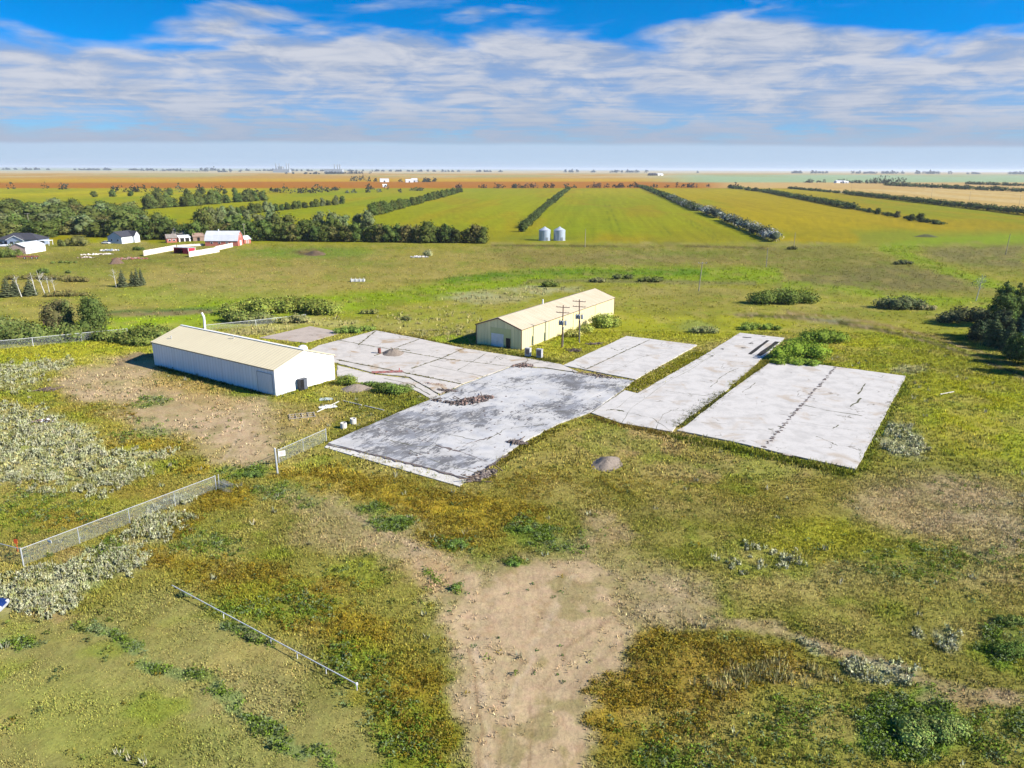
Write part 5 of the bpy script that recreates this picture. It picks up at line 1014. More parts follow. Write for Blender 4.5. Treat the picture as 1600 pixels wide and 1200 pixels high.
hedge(W2(1335, 327), W2(1205, 302), 6.6, 11, G_HEDGE, 'dark hedge across the right fields with a bushy near end', 1.4, 5); hedge(W2(1205, 302), W2(1138, 293.5), 6, 12, G_HEDGE, 'far dark hedge thinning out on the right fields', 3, 16, gaps=((.2, .26), (.55, .62)))
hedge(W2(1650, 341), W2(1318, 303), 7, 12, G_HEDGE, 'long dark hedge beside the pale field on the far right', 1.4, 5); hedge(W2(1311, 302), W2(1232, 294.5), 5, 10, G_HEDGE, 'short dark hedge above the long one on the far right', 2.4, 14)
hedge(W2(1385, 290), W2(1640, 302), 9, 16, G_HEDGE, 'dark tree line along the far edge of the pale field', 3, 13); hedge(W2(1512, 288), W2(1640, 292.5), 9, 16, G_HEDGE, 'short dark tree line on the green field at the far right', 3.5, 16)
for px, py, s_, k in ((1358, 332, .6, 'dark'), (1372, 335, .65, 'belt'), (1387, 338, .45, 'dark'), (1402, 340, .65, 'autumn'), (1425, 345, .7, 'belt'), (1437, 347, .75, 'belt'), (1448, 348, .45, 'dark'), (1460, 350.5, .4, 'dark'), (817, 362, .75, 'dark')): plant_tree((k, int(rng.integers(3))), W2(px, py), s_, {817: 'small dark tree at the near end of the hedge behind the grain bins'}.get(px, 'bushy dark tree at the near end of the right field hedge'), None if px == 817 else 'bushy trees at the hedge end')

# far tree lines that read as one mass
def far_lines():
    V, C = [], []
    def strip(pts_, hgt, dens, c, leaf, thick=8):
        for (ax, ay), (bx, by) in zip(pts_[:-1], pts_[1:]):
            a, b = P(ax, ay), P(bx, by); ln = np.linalg.norm(b - a); n = max(1, int(ln * dens)); t = np.sort(rng.random(n)); x = a[0] + (b[0] - a[0]) * t + rng.normal(0, thick, n); y = a[1] + (b[1] - a[1]) * t + rng.normal(0, thick, n)
            v, cc = clumps(x, y, np.array(c)[None] * rng.uniform(.6, 1.3, (n, 1)), 26, hgt * rng.uniform(.35, .8, n), hgt * rng.uniform(.5, 1.1, n), leaf, .25); V.append(v); C.append(cc)
    D1 = (.045,.05,.03); RED = (.075,.05,.035)
    strip([(690,294),(1150,292.8)], 12, .055, RED, 3.2); strip([(760,294),(890,293.5)], 10, .05, D1, 3.2); strip([(935,293),(1010,293)], 9, .05, D1, 3.2); strip([(500,298),(600,296)], 11, .06, D1, 3); strip([(550,302),(630,300)], 8, .05, (.1,.12,.07), 3)
    strip([(0,296),(50,295),(130,296)], 13, .035, D1, 3.2); strip([(170,300),(400,300),(470,302)], 13, .06, D1, 3); strip([(640,299),(662,297)], 8, .06, (.09,.11,.05), 2.6); strip([(1010,293),(1020,293)], 10, .06, D1, 3); strip([(480,302),(525,298)], 12, .05, D1, 3.2)
    strip([(548,283),(572,283)], 22, .12, (.06,.075,.06), 4); strip([(582,284),(600,284)], 14, .1, (.05,.06,.05), 4); strip([(615,284.5),(650,284.5)], 10, .08, (.05,.06,.05), 4); strip([(660,284.5),(680,284)], 14, .12, (.06,.075,.06), 4)
    strip([(1248,285.5),(1268,285.5)], 14, .1, D1, 4); strip([(1280,285.5),(1292,285.5)], 12, .1, D1, 4); strip([(1300,285.5),(1320,285.5)], 12, .06, D1, 4); strip([(1330,286),(1370,287)], 16, .09, D1, 4); strip([(1365,286.5),(1405,287)], 24, .30, (.06,.075,.04), 4, 14)
    B1 = (.06,.075,.085)  # bluish leaf colour for horizon trees, haze put into the colour
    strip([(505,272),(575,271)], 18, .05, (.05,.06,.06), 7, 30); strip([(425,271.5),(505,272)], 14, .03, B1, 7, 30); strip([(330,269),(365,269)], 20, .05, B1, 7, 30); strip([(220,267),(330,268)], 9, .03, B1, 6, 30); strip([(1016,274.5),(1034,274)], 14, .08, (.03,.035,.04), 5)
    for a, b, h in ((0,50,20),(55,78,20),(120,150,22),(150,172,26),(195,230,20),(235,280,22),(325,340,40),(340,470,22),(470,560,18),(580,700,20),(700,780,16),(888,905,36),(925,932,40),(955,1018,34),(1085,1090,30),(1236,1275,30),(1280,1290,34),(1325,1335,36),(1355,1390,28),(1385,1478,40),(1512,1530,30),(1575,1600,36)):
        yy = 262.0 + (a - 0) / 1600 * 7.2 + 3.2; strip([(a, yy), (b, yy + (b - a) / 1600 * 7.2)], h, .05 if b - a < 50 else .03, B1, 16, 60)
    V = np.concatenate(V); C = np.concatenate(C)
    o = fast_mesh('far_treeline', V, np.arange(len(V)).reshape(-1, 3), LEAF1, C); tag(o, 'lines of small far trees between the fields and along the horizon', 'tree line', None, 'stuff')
far_lines()

# bushes, pines and single trees near the site
def bush(px, py, wd, hgt, c, label, n=900, leaf=.28, lobes=7, name='bush', cat='bush', seed=None, depth=.7, jit=.25):
    rs = np.random.default_rng(int(px * 13 + py) if seed is None else seed); r = empty(name, V3(P(px, py))); tag(r, label, cat); lb = []
    for k in range(lobes):
        x = wd * .5 * (2 * (k + .5) / lobes - 1) * .8 + rs.normal(0, wd * .04); q = 1 - .45 * abs(x / (wd * .5)) ** 2; y = rs.uniform(-.5, .5) * wd * .5 * depth * .7; rr = min(wd / lobes * 1.25, hgt * .75) * rs.uniform(.85, 1.2)
        lb.append(((x, y, hgt * .42 * q), (rr, rr * 1.0, hgt * .52 * q * rs.uniform(.85, 1.1))))
    crown('foliage', r, lb, n, leaf, c, rs, jit=jit, mt=LEAF1); st = MB()
    for k in range(5): a = rs.uniform(0, 6.28); st.tube((0, 0, -.1), (wd * .2 * math.cos(a), wd * .12 * math.sin(a), hgt * .6), .06, .03, 5)
    st.build('stem', M_BARK, r); return r
G_WILL, G_LIMEB = (.105,.135,.045), (.12,.165,.04)
_bush0 = bush
def bush(px, py, wd, hgt, c, *a, **k): return _bush0(px, py, wd, hgt, (c[0] * 1.7, c[1] * 1.52, c[2] * .9), *a, **k)
bush(440, 488, 37, 4.8, G_WILL, 'long olive green willow thicket in the valley behind the white shed', 6000, .5, 14)
bush(385, 503, 15, 3.6, (.085,.11,.045), 'round dark olive bush just behind the white shed ridge', 1800, .4); bush(410, 505, 8, 2.8, (.14,.165,.10), 'paler silvery bush right of the round olive bush', 900, .35, 4); bush(462, 504, 7, 2.6, (.15,.165,.11), 'small silvery bush alone below the willow thicket', 900, .3, 4)
bush(240, 532, 16, 4.4, (.075,.105,.04), 'dark green bushes against the left end of the white shed', 2800, .4, 6); bush(222, 540, 9, 2.4, (.095,.13,.045), 'low green bush in front of the dark bushes by the white shed', 1000, .3, 5)
bush(205, 536, 6, 1.6, (.1,.13,.05), 'small green bush at the end of the white topped fence', 600, .26, 4)
bush(50, 532, 30, 4.6, (.068,.095,.042), 'wide dark green thicket behind the white topped fence', 4200, .42, 10); bush(125, 531, 20, 3.0, (.07,.1,.04), 'dark low thicket under the round tree on the left', 2600, .38, 7); bush(10, 520, 18, 4.5, (.075,.10,.05), 'dark thicket at the left edge of the picture', 2000, .42, 5)
bush(462, 502, .1, .1, G_WILL, '', 1) if False else None
bush(542, 520, 7, 1.9, (.085,.14,.05), 'bright green bushy weeds behind the back concrete pad', 900, .28, 4); bush(574, 517, 4, 1.6, (.1,.15,.05), 'small green weeds at the corner of the back concrete pad', 500, .26, 3); bush(578, 490, 5, 1.6, (.12,.14,.07), 'small grey green bush right of the willow thicket', 500, .28, 4); bush(635, 500, 3, 1.2, (.08,.1,.06), 'dark little bush in the straw grass left of the yellow building', 400, .25, 3)
bush(613, 614, 7.2, 2.1, (.075,.115,.04), 'dense green bush on the near edge of the concrete apron', 3000, .2, 6); bush(543, 601, 4.2, 2.2, (.11,.15,.045), 'tall green weeds at the right corner of the white shed', 1600, .2, 4); bush(585, 604, 6, 1.0, (.075,.12,.045), 'low green weeds between white shed corner and dense bush', 1400, .2, 5)
bush(946, 511, 7.6, 4.0, (.155,.20,.065), 'big round pale lime bush at the far end of the yellow building', 2800, .3, 5); bush(914, 520, 3.6, 2.8, (.165,.20,.07), 'smaller pale bush right of the second power pole', 900, .26, 3); bush(895, 526, 3.6, 2.3, (.18,.195,.08), 'yellowish bush against the yellow wall between the power poles', 800, .24, 3)
bush(1220, 474, 22, 5.0, (.075,.11,.04), 'large rounded dark green bush in the pasture right of the lone utility pole', 4200, .42, 9); bush(1408, 482, 15, 4.2, (.07,.09,.065), 'grey green bush island in the grass left of the pines', 2200, .4, 7); bush(1448, 484, 5, 2.0, (.16,.165,.13), 'small pale grey bush touching the grey green bush island', 500, .3, 3)
bush(1512, 503, 17, 4.2, (.062,.078,.06), 'dark grey green thicket beside the pines', 2800, .42, 8)
bush(1246, 560, 12.5, 4.8, (.105,.17,.035), 'bright lime green bush behind the big white pad', 5000, .26, 6); bush(1286, 536, 12, 3.6, (.10,.155,.038), 'lime green bush behind the bright lime bush', 3200, .3, 6); bush(1232, 569, 8, 1.6, (.115,.175,.04), 'low green weeds at the corner of the big white pad', 1600, .24, 6); bush(1262, 571, 7, 1.5, (.105,.165,.04), 'green weeds along the back edge of the big white pad', 1400, .24, 5)
bush(1100, 520, 7, 2.0, (.15,.175,.11), 'silvery green weeds in the grass beyond the pad by the power poles', 1100, .3, 5); bush(1185, 514, 12, 1.8, (.10,.15,.045), 'low green weed patch beyond the long narrow pad', 1300, .3, 7)
bush(858, 448, 5.5, 2.4, (.06,.085,.03), 'dark small bush behind the yellow building', 700, .32, 4); bush(1018, 440, 11, 2.2, (.065,.085,.045), 'dark bush strip on the coulee bank', 900, .34, 6); bush(934, 441, 6, 1.9, (.10,.11,.08), 'grey bush on the coulee bank left of the dark bush strip', 500, .34, 4); bush(965, 436, 2.6, 2.2, (.06,.08,.05), 'left of two small bushes on the coulee bank', 300, .3, 2); bush(982, 436, 3, 2.2, (.06,.08,.05), 'right of two small bushes on the coulee bank', 300, .3, 2)
bush(1411, 413, 8, 2.2, (.05,.065,.05), 'small dark bush on the brown hillside', 500, .36, 5); bush(1238, 390, 5, 2.2, (.055,.065,.04), 'dark low bush at the field edge below the silver hedge', 400, .36, 4); bush(668, 400, 3.4, 3.6, (.16,.18,.14), 'silver bush on the stone pile in the pasture', 500, .36, 3)
bush(1456, 1148, 5.4, 1.3, (.115,.165,.075), 'big feathery bright green bush at the bottom right', 7000, .15, 8, depth=1.2); bush(1575, 1020, 3.0, 1.0, (.07,.115,.042), 'leafy green bush near the right edge of the picture', 2000, .14, 5); bush(1580, 975, 2.4, .8, (.08,.12,.05), 'small leafy bush above the leafy green bush at the right edge', 1000, .14, 4)
for k, (px, py, w_, c, lb) in enumerate(((150, 985, 1.5, (.09,.125,.08), 'bluish leafy weed clump upper in the mown corner'), (395, 998, 1.3, (.085,.11,.07), 'bluish weed clump below the middle of the pipe rail'), (288, 932, 1.2, (.085,.115,.07), 'bluish weed clump under the upper end of the pipe rail'), (395, 744, 2.8, (.075,.12,.05), 'bright green weed patch left of the tall gate post'), (712, 920, .8, (.08,.13,.05), 'small green weed on the dirt track'), (716, 853, 2.2, (.075,.125,.045), 'green weed tuft at the edge of the golden weeds'), (802, 884, 1.3, (.07,.125,.045), 'green weed tuft at the fork of the dirt track'), (822, 830, 1.9, (.07,.12,.045), 'green weeds in the middle of the dirt fork'), (625, 815, 2.3, (.075,.12,.05), 'green weed tuft above the dirt track'))):
    bush(px, py, w_, .42 + .12 * w_, c, lb, int(500 * w_), .11, 4, 'weed_clump', 'weed', depth=.9)
def place(kind_args, px, py): o = make_tree(*kind_args[0], **kind_args[1]); o.location = V3(P(px, py)); return o
place((('broadleaf_tree', 'round dark green tree on the left behind the white topped fence', 'tree', None, 9.6, 8.0, (.090,.130,.034)), dict(seed=31, n=3600, s=.36, lobes=12, low=.2)), 147, 523)
place((('broadleaf_tree', 'brownish green spreading tree left of the round dark tree', 'tree', None, 8.0, 9.0, (.145,.145,.055)), dict(seed=32, n=3000, s=.36, lobes=12, low=.25)), 92, 520); place((('broadleaf_tree', 'slim olive tree between the brownish tree and the round dark tree', 'tree', None, 8.2, 4.5, (.12,.145,.045)), dict(seed=36, n=1600, s=.34, lobes=9, low=.2)), 108, 521)
def conifer(px, py, h, wd, c, label, seed, name='pine', n=3200, kind='pine'):
    rs = np.random.default_rng(seed); r = empty(name, V3(P(px, py))); tag(r, label, name.replace('_', ' ')); lb = []
    MB().tube((0, 0, -.2), (0, 0, h * .93), h * .02, h * .006, 8).build('trunk', M_BARK, r)
    if kind == 'spruce':
        for k in range(11):
            f = k / 10; z = h * (.06 + .9 * f); q = (wd * .5 * (1 - f) ** .85 + .12) * rs.uniform(.75, 1.15)
            for j in range(5): a = 6.28 * j / 5 + k * .7; o = q * .5; lb.append(((o * math.cos(a), o * math.sin(a), z), (q * .55, q * .55, h * .05)))
    else:
        for k in range(13):
            f = (k + .5) / 13; z = h * (.12 + .82 * f); q = wd * .5 * (math.sin(math.pi * (f * .72 + .28)) * .9 + .15); a = k * 2.4 + rs.uniform(-.4, .4); o = q * rs.uniform(.3, .65); rr = q * rs.uniform(.42, .6); lb.append(((o * math.cos(a), o * math.sin(a), z), (rr, rr, rr * .8)))
    crown('crown', r, lb, n, .34 if kind == 'pine' else .3, c, rs, droop=.0 if kind == 'pine' else .35, mt=LEAF1); return r
PINE, SPR = (.086,.126,.034), (.092,.124,.05)
conifer(1563, 512, 13.2, 8.0, PINE, 'tall dark pine with a broad uneven top on the right', 1, n=4200); conifer(1584, 510, 12.6, 6.5, PINE, 'second tall pine just right of the broad topped one', 2, n=3400); conifer(1604, 506, 8.5, 8.0, (.03,.045,.04), 'bluish dark pine at the right edge of the picture', 3)
for k, (px, py, h, w_, kind, c, lb) in enumerate(((1537, 528, 7.5, 6.5, 'pine', (.045,.068,.034), 'round dark tree leftmost in the conifer clump'), (1528, 533, 5.5, 5.5, 'pine', (.05,.07,.036), 'low rounded tree at the left foot of the conifer clump'), (1550, 540, 7.8, 6, 'spruce', SPR, 'spruce in front of the tall pine'), (1562, 530, 8.5, 6.5, 'pine', (.06,.078,.04), 'olive tree in the middle of the conifer clump'), (1575, 548, 7.0, 5.5, 'spruce', SPR, 'lower spruce in the front of the conifer clump'), (1590, 545, 10, 5, 'spruce', (.03,.062,.045), 'pointed blue green spruce near the right edge'), (1588, 560, 6.0, 6, 'pine', PINE, 'dark low tree at the front of the conifer clump'), (1605, 570, 7.5, 7, 'pine', PINE, 'dark tree at the front right of the conifer clump'), (1622, 585, 8, 8, 'pine', PINE, 'dark tree just outside the right edge in the conifer clump'), (1612, 535, 9.5, 8, 'pine', (.05,.068,.034), 'olive dark tree at the right edge behind the front ones'))):
    conifer(px, py, h, w_, c, lb, 20 + k, 'pine' if kind == 'pine' else 'spruce', 2400, kind)
def bare_tree(px, py, h, label, leaves=0, lean=.0, c=(.16,.17,.13), name='birch', cat='tree'):
    rs = np.random.default_rng(int(px)); r = empty(name, V3(P(px, py))); tag(r, label, cat); m = MB().tube((0, 0, -.1), (lean, 0, h * .6), h * .022, h * .014, 7); m.tube((lean, 0, h * .6), (lean * 1.5, 0, h), h * .014, h * .004, 6); m.build('trunk', M_BIRCH, r); b = MB()
    for k in range(9):
        a = rs.uniform(0, 6.28); z = h * rs.uniform(.4, .85); l = h * rs.uniform(.14, .26); b.tube((lean * z / h / .8, 0, z), (lean * z / h / .8 + l * math.cos(a), l * math.sin(a), z + l * .9), h * .006, h * .002, 4)
    b.build('branches', M_BIRCH, r)
    if leaves: crown('crown', r, [((lean * 1.2 + rs.normal(0, h * .12), rs.normal(0, h * .12), h * rs.uniform(.5, .98)), (h * .12, h * .12, h * .12)) for _ in range(9)], leaves // 2, .24, tuple(q * 1.5 for q in c), rs, core=.02, mt=LEAF1)
bare_tree(1525, 470, 8.0, 'lone thin pale tree with sparse leaves behind the grey thicket', 420, .5, (.15,.17,.13), 'sparse_tree')
for px, py, h, ln, lb in ((34, 464, 7, -.9, 'leaning bare birch trunk leftmost of the white trunks'), (57, 462, 7.5, -.5, 'bare white birch second in the left row'), (71, 461, 8, -1.1, 'tallest leaning white birch trunk in the left row'), (78, 460, 6, -.2, 'short bare white birch trunk right of the tallest one'), (87, 459, 5.5, -.4, 'rightmost bare birch trunk of the left row'), (182, 449, 6.5, -.3, 'dead white birch beside the small spruces')): bare_tree(px, py, h, lb, 60, ln, (.13,.13,.1))
for px, py, h, w_, lb in ((192, 448, 6.0, 5, 'small dark spruce next to the dead white birch'), (208, 447, 5.5, 3, 'slim dark spruce in the middle of the small spruces'), (215, 447, 6.2, 3.4, 'dark spruce second from the right among the small spruces'), (222, 446, 6.0, 3.0, 'rightmost of the small dark spruces in the pasture'), (12, 464, 6.5, 6, 'bushy dark spruce at the far left of the birch row'), (25, 463, 5.5, 6, 'grey green spruce beside the leftmost birch'), (48, 462, 5.5, 6, 'dark spruce behind the second birch')): conifer(px, py, h, w_, (.085,.098,.05), lb, int(px), 'spruce', 520, 'spruce')
for px, py, w_, lb in ((42, 436, 20, 'low dark scrub row left part above the birches'), (85, 437, 18, 'low dark scrub row right part above the birches'), (122, 440, 10, 'low brown green scrub at the right end of the scrub row'), (105, 462, 14, 'sparse scrub right of the birch row')): bush(px, py, w_, 2.0, (.085,.085,.05), lb, 900, .34, 8)

# ------------------------------------------------------------------ farmyard
M_RED = mat('barn red boards', (.33, .09, .07), .85, (.40, .16, .12), .6, .5, ribs=(0, .4)); M_REDY = mat('barn red gable', (.42, .13, .10), .85, (.36, .11, .09), .6, .5, ribs=(1, .4)); M_TIN = mat('pale tin roof', (.52, .53, .56), .5, (.43, .44, .47), .4, .5, ribs=(0, .6))
M_SHING = mat('dark shingles', (.05, .05, .062), .9, (.035, .035, .045), 1.5); M_OLDROOF = mat('grey weathered shingles', (.27, .23, .20), .95, (.17, .15, .13), .9, .7); M_BLUE = mat('pale blue siding', (.36, .42, .50), .7, (.32, .38, .46), .5); M_SIDING = mat('white siding', (.72, .73, .74), .65, (.62, .63, .65), .5)
M_GLASS = mat('dark window glass', (.03, .035, .045), .15); M_OLDW = mat('old brown boards', (.20, .12, .09), .9, (.27, .19, .15), .8, .6); M_CREAM = mat('bleached board fence', (.62, .56, .50), .85, (.52, .46, .40), .4, .5); M_BRED = mat('bright red paint', (.50, .03, .06), .6)
def farm(name, label, cat, n, to, Ln, Wd, he, hr, wm, rm, gm=None, over=.3, side=1, prof=None, group=None, roofx=True):
    """gabled building: near corner at pixel n, long side (local x) towards pixel to, depth away from us; wall, gables, roof"""
    A_ = P(*n)[:2]; d = P(*to)[:2] - A_; th = math.atan2(d[1], d[0])
    if side < 0: A_ = A_ + d / np.linalg.norm(d) * Ln; th += math.pi
    r = empty(name, (A_[0], A_[1], 0), th); tag(r, label, cat, group); s = 1
    if prof is None:
        MB().extrude([(0, -.2), (Wd, -.2), (Wd, he), (Wd / 2, hr), (0, he)], 0, 0, Ln).build('wall', wm, r)
        rf = gable_roof(MB(), Wd, he, hr, -over, Ln + over, over, .14, 0).build('roof', rm, r); gp = [(0, 0), (Wd, 0), (Wd, he), (Wd / 2, hr), (0, he)]
    else:
        MB().extrude([(0, -.2), (Wd, -.2)] + [(Wd - q, z) for q, z in prof] + [(q, z) for q, z in reversed(prof[:-1])], 0, 0, Ln).build('wall', wm, r); m = MB(); gp = [(0, 0), (Wd, 0)] + [(Wd - q, z) for q, z in prof] + [(q, z) for q, z in reversed(prof[:-1])]
        ol = [(-.35, prof[0][1] - .25)] + prof[1:]; full = ol + [(Wd - q, z) for q, z in reversed(ol[:-1])]
        for (q0, z0), (q1, z1) in zip(full[:-1], full[1:]): m.extrude([(q0, z0 + .04), (q1, z1 + .04), (q1, z1 + .18), (q0, z0 + .18)], 0, -over, Ln + over)
        rf = m.build('roof', rm, r)
    if gm:
        for x, f in ((-.02, 1), (Ln + .02, -1)): MB().add([(x, q, z) for q, z in gp], [tuple(range(len(gp)))[::-f]]).build('gable', gm, r)
    return r, rf
def opening(r, name, face, u, z0, z1, w_, m, frame=None, Ln=0, Wd=0):
    """flat door or window box on a face of a building: front, back, left or right"""
    b = {'front': (u, u + w_, -.08, -.03), 'left': None, 'right': None}[face]
    if face == 'front': o = MB().box(u, u + w_, -.08, -.03, z0, z1); f = MB().box(u - .15, u + w_ + .15, -.06, -.025, z1, z1 + .15).box(u - .15, u, -.06, -.025, z0, z1).box(u + w_, u + w_ + .15, -.06, -.025, z0, z1)
    else:
        x0, x1 = (-.09, -.04) if face == 'left' else (Ln + .04, Ln + .09); o = MB().box(x0, x1, u, u + w_, z0, z1); f = MB().box(x0 + .015, x1 - .01, u - .15, u + w_ + .15, z1, z1 + .15).box(x0 + .015, x1 - .01, u - .15, u, z0, z1).box(x0 + .015, x1 - .01, u + w_, u + w_ + .15, z0, z1)
    o = o.build(name, m, r)
    if frame: f.build('frame', frame, o)
    return o
# gambrel barn
r, rf = farm('barn', 'red gambrel barn with a white tin roof beside the corral', 'barn', (321, 384.5), (362, 384.5), 17, 9.5, 2.8, 7.4, M_RED, M_TIN, M_REDY, .3, 1, [(0, 2.8), (1.5, 5.4), (4.75, 7.4)])
opening(r, 'door', 'right', 3.6, 0, 2.5, 2.2, M_SIDING, M_SIDING, 17); opening(r, 'loft_door', 'right', 4.1, 4.2, 5.6, 1.3, M_OLDW, M_SIDING, 17)
for u in (3, 7, 11): opening(r, 'window', 'front', u, 1.2, 2.0, .9, M_GLASS, M_SIDING)
for z in (0,): MB().tube((6, 4.75, 7.5), (6, 4.75, 8.4), .35, .3, 8).build('ventilator', M_TIN, rf)
r, rf = farm('small_barn', 'small pinkish red shed tucked against the right of the gambrel barn', 'shed', (382, 381), (392, 380), 4.5, 4.5, 2.4, 4, M_RED, M_TIN, M_REDY)
opening(r, 'door', 'front', 1.5, 0, 2, 1.1, M_OLDW, M_SIDING)
r = empty('bale_stack', V3(P(397, 376))); tag(r, 'low pale wrapped bale row right of the small pinkish shed', 'bales')
m = MB()
for k in range(4): m.lathe([(.05, -.6), (.85, -.58), (.9, -.5), (.9, .5), (.85, .58), (.05, .6)], 12, (k * 1.9 - 2.8, 0, .62))
m.each('bale', M_CREAM, r)
# corral of pale windbreak boards
def board_fence(a, b, h, label):
    A_, B_ = P(*a), P(*b); d = B_ - A_; ln = np.hypot(d[0], d[1]); r = empty('windbreak_fence', V3(A_), math.atan2(d[1], d[0])); tag(r, label, 'fence', None); n = max(2, int(ln / 2.5))
    m = MB(); k = int(ln / .3)
    for i in range(k): m.box(i * ln / k + .01, (i + 1) * ln / k - .01, -.03, .03, .05, h + rng.normal(0, .05))
    m.build('board_panel', M_CREAM, r); MB().box(0, ln, .031, .12, h * .25, h * .33).box(0, ln, .031, .12, h * .75, h * .83).build('rail', M_CREAM, r)
    for i in range(n + 1): MB().tube((ln * i / n, .2, -.2), (ln * i / n, .2, h + .1), .08, .08, 6).build('post', M_LPOLE, r)
board_fence((225, 400), (276, 390.5), 2.5, 'pale board windbreak fence on the left side of the corral'); board_fence((296, 402), (343, 394), 2.6, 'pale board windbreak fence at the front right of the corral'); board_fence((337, 392), (364, 386), 2.2, 'pale board windbreak fence running up to the gambrel barn'); board_fence((277, 386.5), (318, 384), 1.2, 'low board fence at the back of the corral')
# bright red run-in shelter
A_ = P(272, 396); d = P(294, 397)[:2] - A_[:2]; r = empty('animal_shelter', V3(A_), math.atan2(d[1], d[0])); tag(r, 'bright red animal shelter with a dark open front inside the corral', 'shelter'); Ln = 8.4
MB().box(0, .15, 0, 5, 0, 2.7).build('wall', M_BRED, r); MB().box(Ln - .15, Ln, 0, 5, 0, 2.7).build('wall', M_BRED, r); MB().box(.15, Ln - .15, 4.85, 5, 0, 2.5).build('wall', M_BLACK, r); MB().box(5.2, Ln - .15, .02, .15, 0, 2.3).build('front_board', M_BRED, r)  # back wall black: the shade inside is put into its colour
MB().add([(-.3, -.4, 2.9), (Ln + .3, -.4, 2.9), (Ln + .3, 5.3, 2.5), (-.3, 5.3, 2.5), (-.3, -.4, 3.05), (Ln + .3, -.4, 3.05), (Ln + .3, 5.3, 2.65), (-.3, 5.3, 2.65)], [(3,2,1,0),(4,5,6,7),(0,1,5,4),(1,2,6,5),(2,3,7,6),(3,0,4,7)]).build('roof', M_TIN, r); MB().box(.15, Ln - .15, -.02, .14, 2.35, 2.88).build('fascia', M_BRED, r); MB().box(Ln + .01, Ln + .06, 0, .25, 0, 2.7).box(Ln + .01, Ln + .06, 4.75, 5, 0, 2.6).build('corner_trim', M_WHITE, r)
# old red and brown sheds
r, rf = farm('old_shed', 'small old red shed with a striped pale roof leftmost of the weathered group', 'shed', (261, 379.5), (273, 379), 5.2, 5.5, 2.5, 4.3, M_RED, M_OLDROOF, M_REDY); opening(r, 'window', 'front', 1, .9, 1.7, 1, M_GLASS, M_SIDING); opening(r, 'window', 'front', 3.2, .9, 1.7, 1, M_GLASS, M_SIDING); m = MB()
for k in range(5): m.box(k * 1.1 + .2, k * 1.1 + .55, -.28, 2.6, 2.4, 2.42)
r, rf = farm('old_shed', 'largest of the old sheds with grey weathered shingles and a pink gable', 'shed', (270, 375.5), (298, 375.5), 10.5, 7.5, 3.6, 6.6, M_OLDW, M_OLDROOF, mat('faded pink boards', (.46, .25, .22), .85, (.36, .2, .17), .7, .5)); opening(r, 'door', 'front', 7.6, 0, 2.4, 1.8, M_BLACK, M_SIDING); opening(r, 'window', 'front', 2, 1.2, 2.2, 1.2, M_GLASS, M_SIDING)
r, rf = farm('lean_to_shed', 'low tin roofed lean to with dark openings in front of the largest old shed', 'shed', (280, 378), (296, 377), 6.5, 4, 2.2, 3.4, M_SIDING, M_TIN, M_OLDW); opening(r, 'doorway', 'front', .8, 0, 1.9, 2, M_BLACK, M_OLDW); opening(r, 'doorway', 'front', 3.6, 0, 1.9, 2, M_BLACK, M_OLDW)  # openings are flat black sheets painted as the shade indoors
r, rf = farm('old_shed', 'dark brown shed with a tan gable rightmost of the weathered group', 'shed', (302, 377), (315, 376.5), 6.2, 5, 2.6, 4.2, M_OLDW, M_OLDW, mat('tan boards', (.36, .28, .2), .85)); opening(r, 'door', 'front', 2.2, 0, 2, 1.4, M_BLACK, M_OLDW)
# blue and white garage house
r, rf = farm('garage_house', 'pale blue and white garage house with a dark roof behind the white car', 'house', (191, 381), (218, 377.6), 12, 9, 3.6, 6.2, M_SIDING, M_SHING, M_BLUE)
opening(r, 'garage_door', 'front', 1.2, 0, 2.6, 5.2, M_WHITE, M_SIDING); opening(r, 'window', 'left', 2, 1.4, 2.3, .9, M_GLASS, M_SIDING); opening(r, 'window', 'left', 6, 1.4, 2.3, .9, M_GLASS, M_SIDING)
MB().extrude([(8.2, 0), (12.1, 0), (12.1, 3.7), (10.15, 6.0), (8.2, 3.7)], 1, -1.4, 4).build('porch_gable', M_SIDING, r); m = MB(); m.extrude([(7.9, 3.5), (10.15, 6.1), (10.15, 6.26), (7.9, 3.66)], 1, -1.7, 4.0); m.extrude([(10.15, 6.1), (12.4, 3.5), (12.4, 3.66), (10.15, 6.26)], 1, -1.7, 4.0); m.build('porch_roof', M_SHING, r); opening(r, 'door', 'front', 7.0, 0, 2.1, .9, M_BLUE, M_SIDING)
# dark roofed house half hidden by trees
r = empty('farm_house', V3(P(-4, 384)), R_(4)); tag(r, 'wide farm house with a dark hip roof half hidden by trees at the left edge', 'house'); HL, HW = 21, 11
MB().box(0, HL, 0, HW, -.2, 3.2).build('wall', mat('grey blue siding', (.22, .27, .36), .75), r)
MB().add([(-.6, -.6, 3.2), (HL + .6, -.6, 3.2), (HL + .6, HW + .6, 3.2), (-.6, HW + .6, 3.2), (6, HW / 2, 6.2), (HL - 6, HW / 2, 6.2)], [(0, 1, 5, 4), (1, 2, 5), (2, 3, 4, 5), (3, 0, 4), (3, 2, 1, 0)]).build('roof', M_SHING, r)
MB().extrude([(6, 0), (14, 0), (14, 3.3), (10, 5.2), (6, 3.3)], 1, -1.5, 2).build('front_gable', MATS['grey blue siding'], r); m = MB(); m.extrude([(5.6, 3.1), (10, 5.3), (10, 5.5), (5.6, 3.3)], 1, -1.9, 3); m.extrude([(10, 5.3), (14.4, 3.1), (14.4, 3.3), (10, 5.5)], 1, -1.9, 3); m.build('gable_roof', M_SHING, r)
m = MB(); m.extrude([(5.5, 2.9), (10, 5.15), (10, 5.4), (5.5, 3.15)], 1, -2.0, -1.92); m.extrude([(10, 5.15), (14.5, 2.9), (14.5, 3.15), (10, 5.4)], 1, -2.0, -1.92); m.build('white_trim', M_WHITE, r)
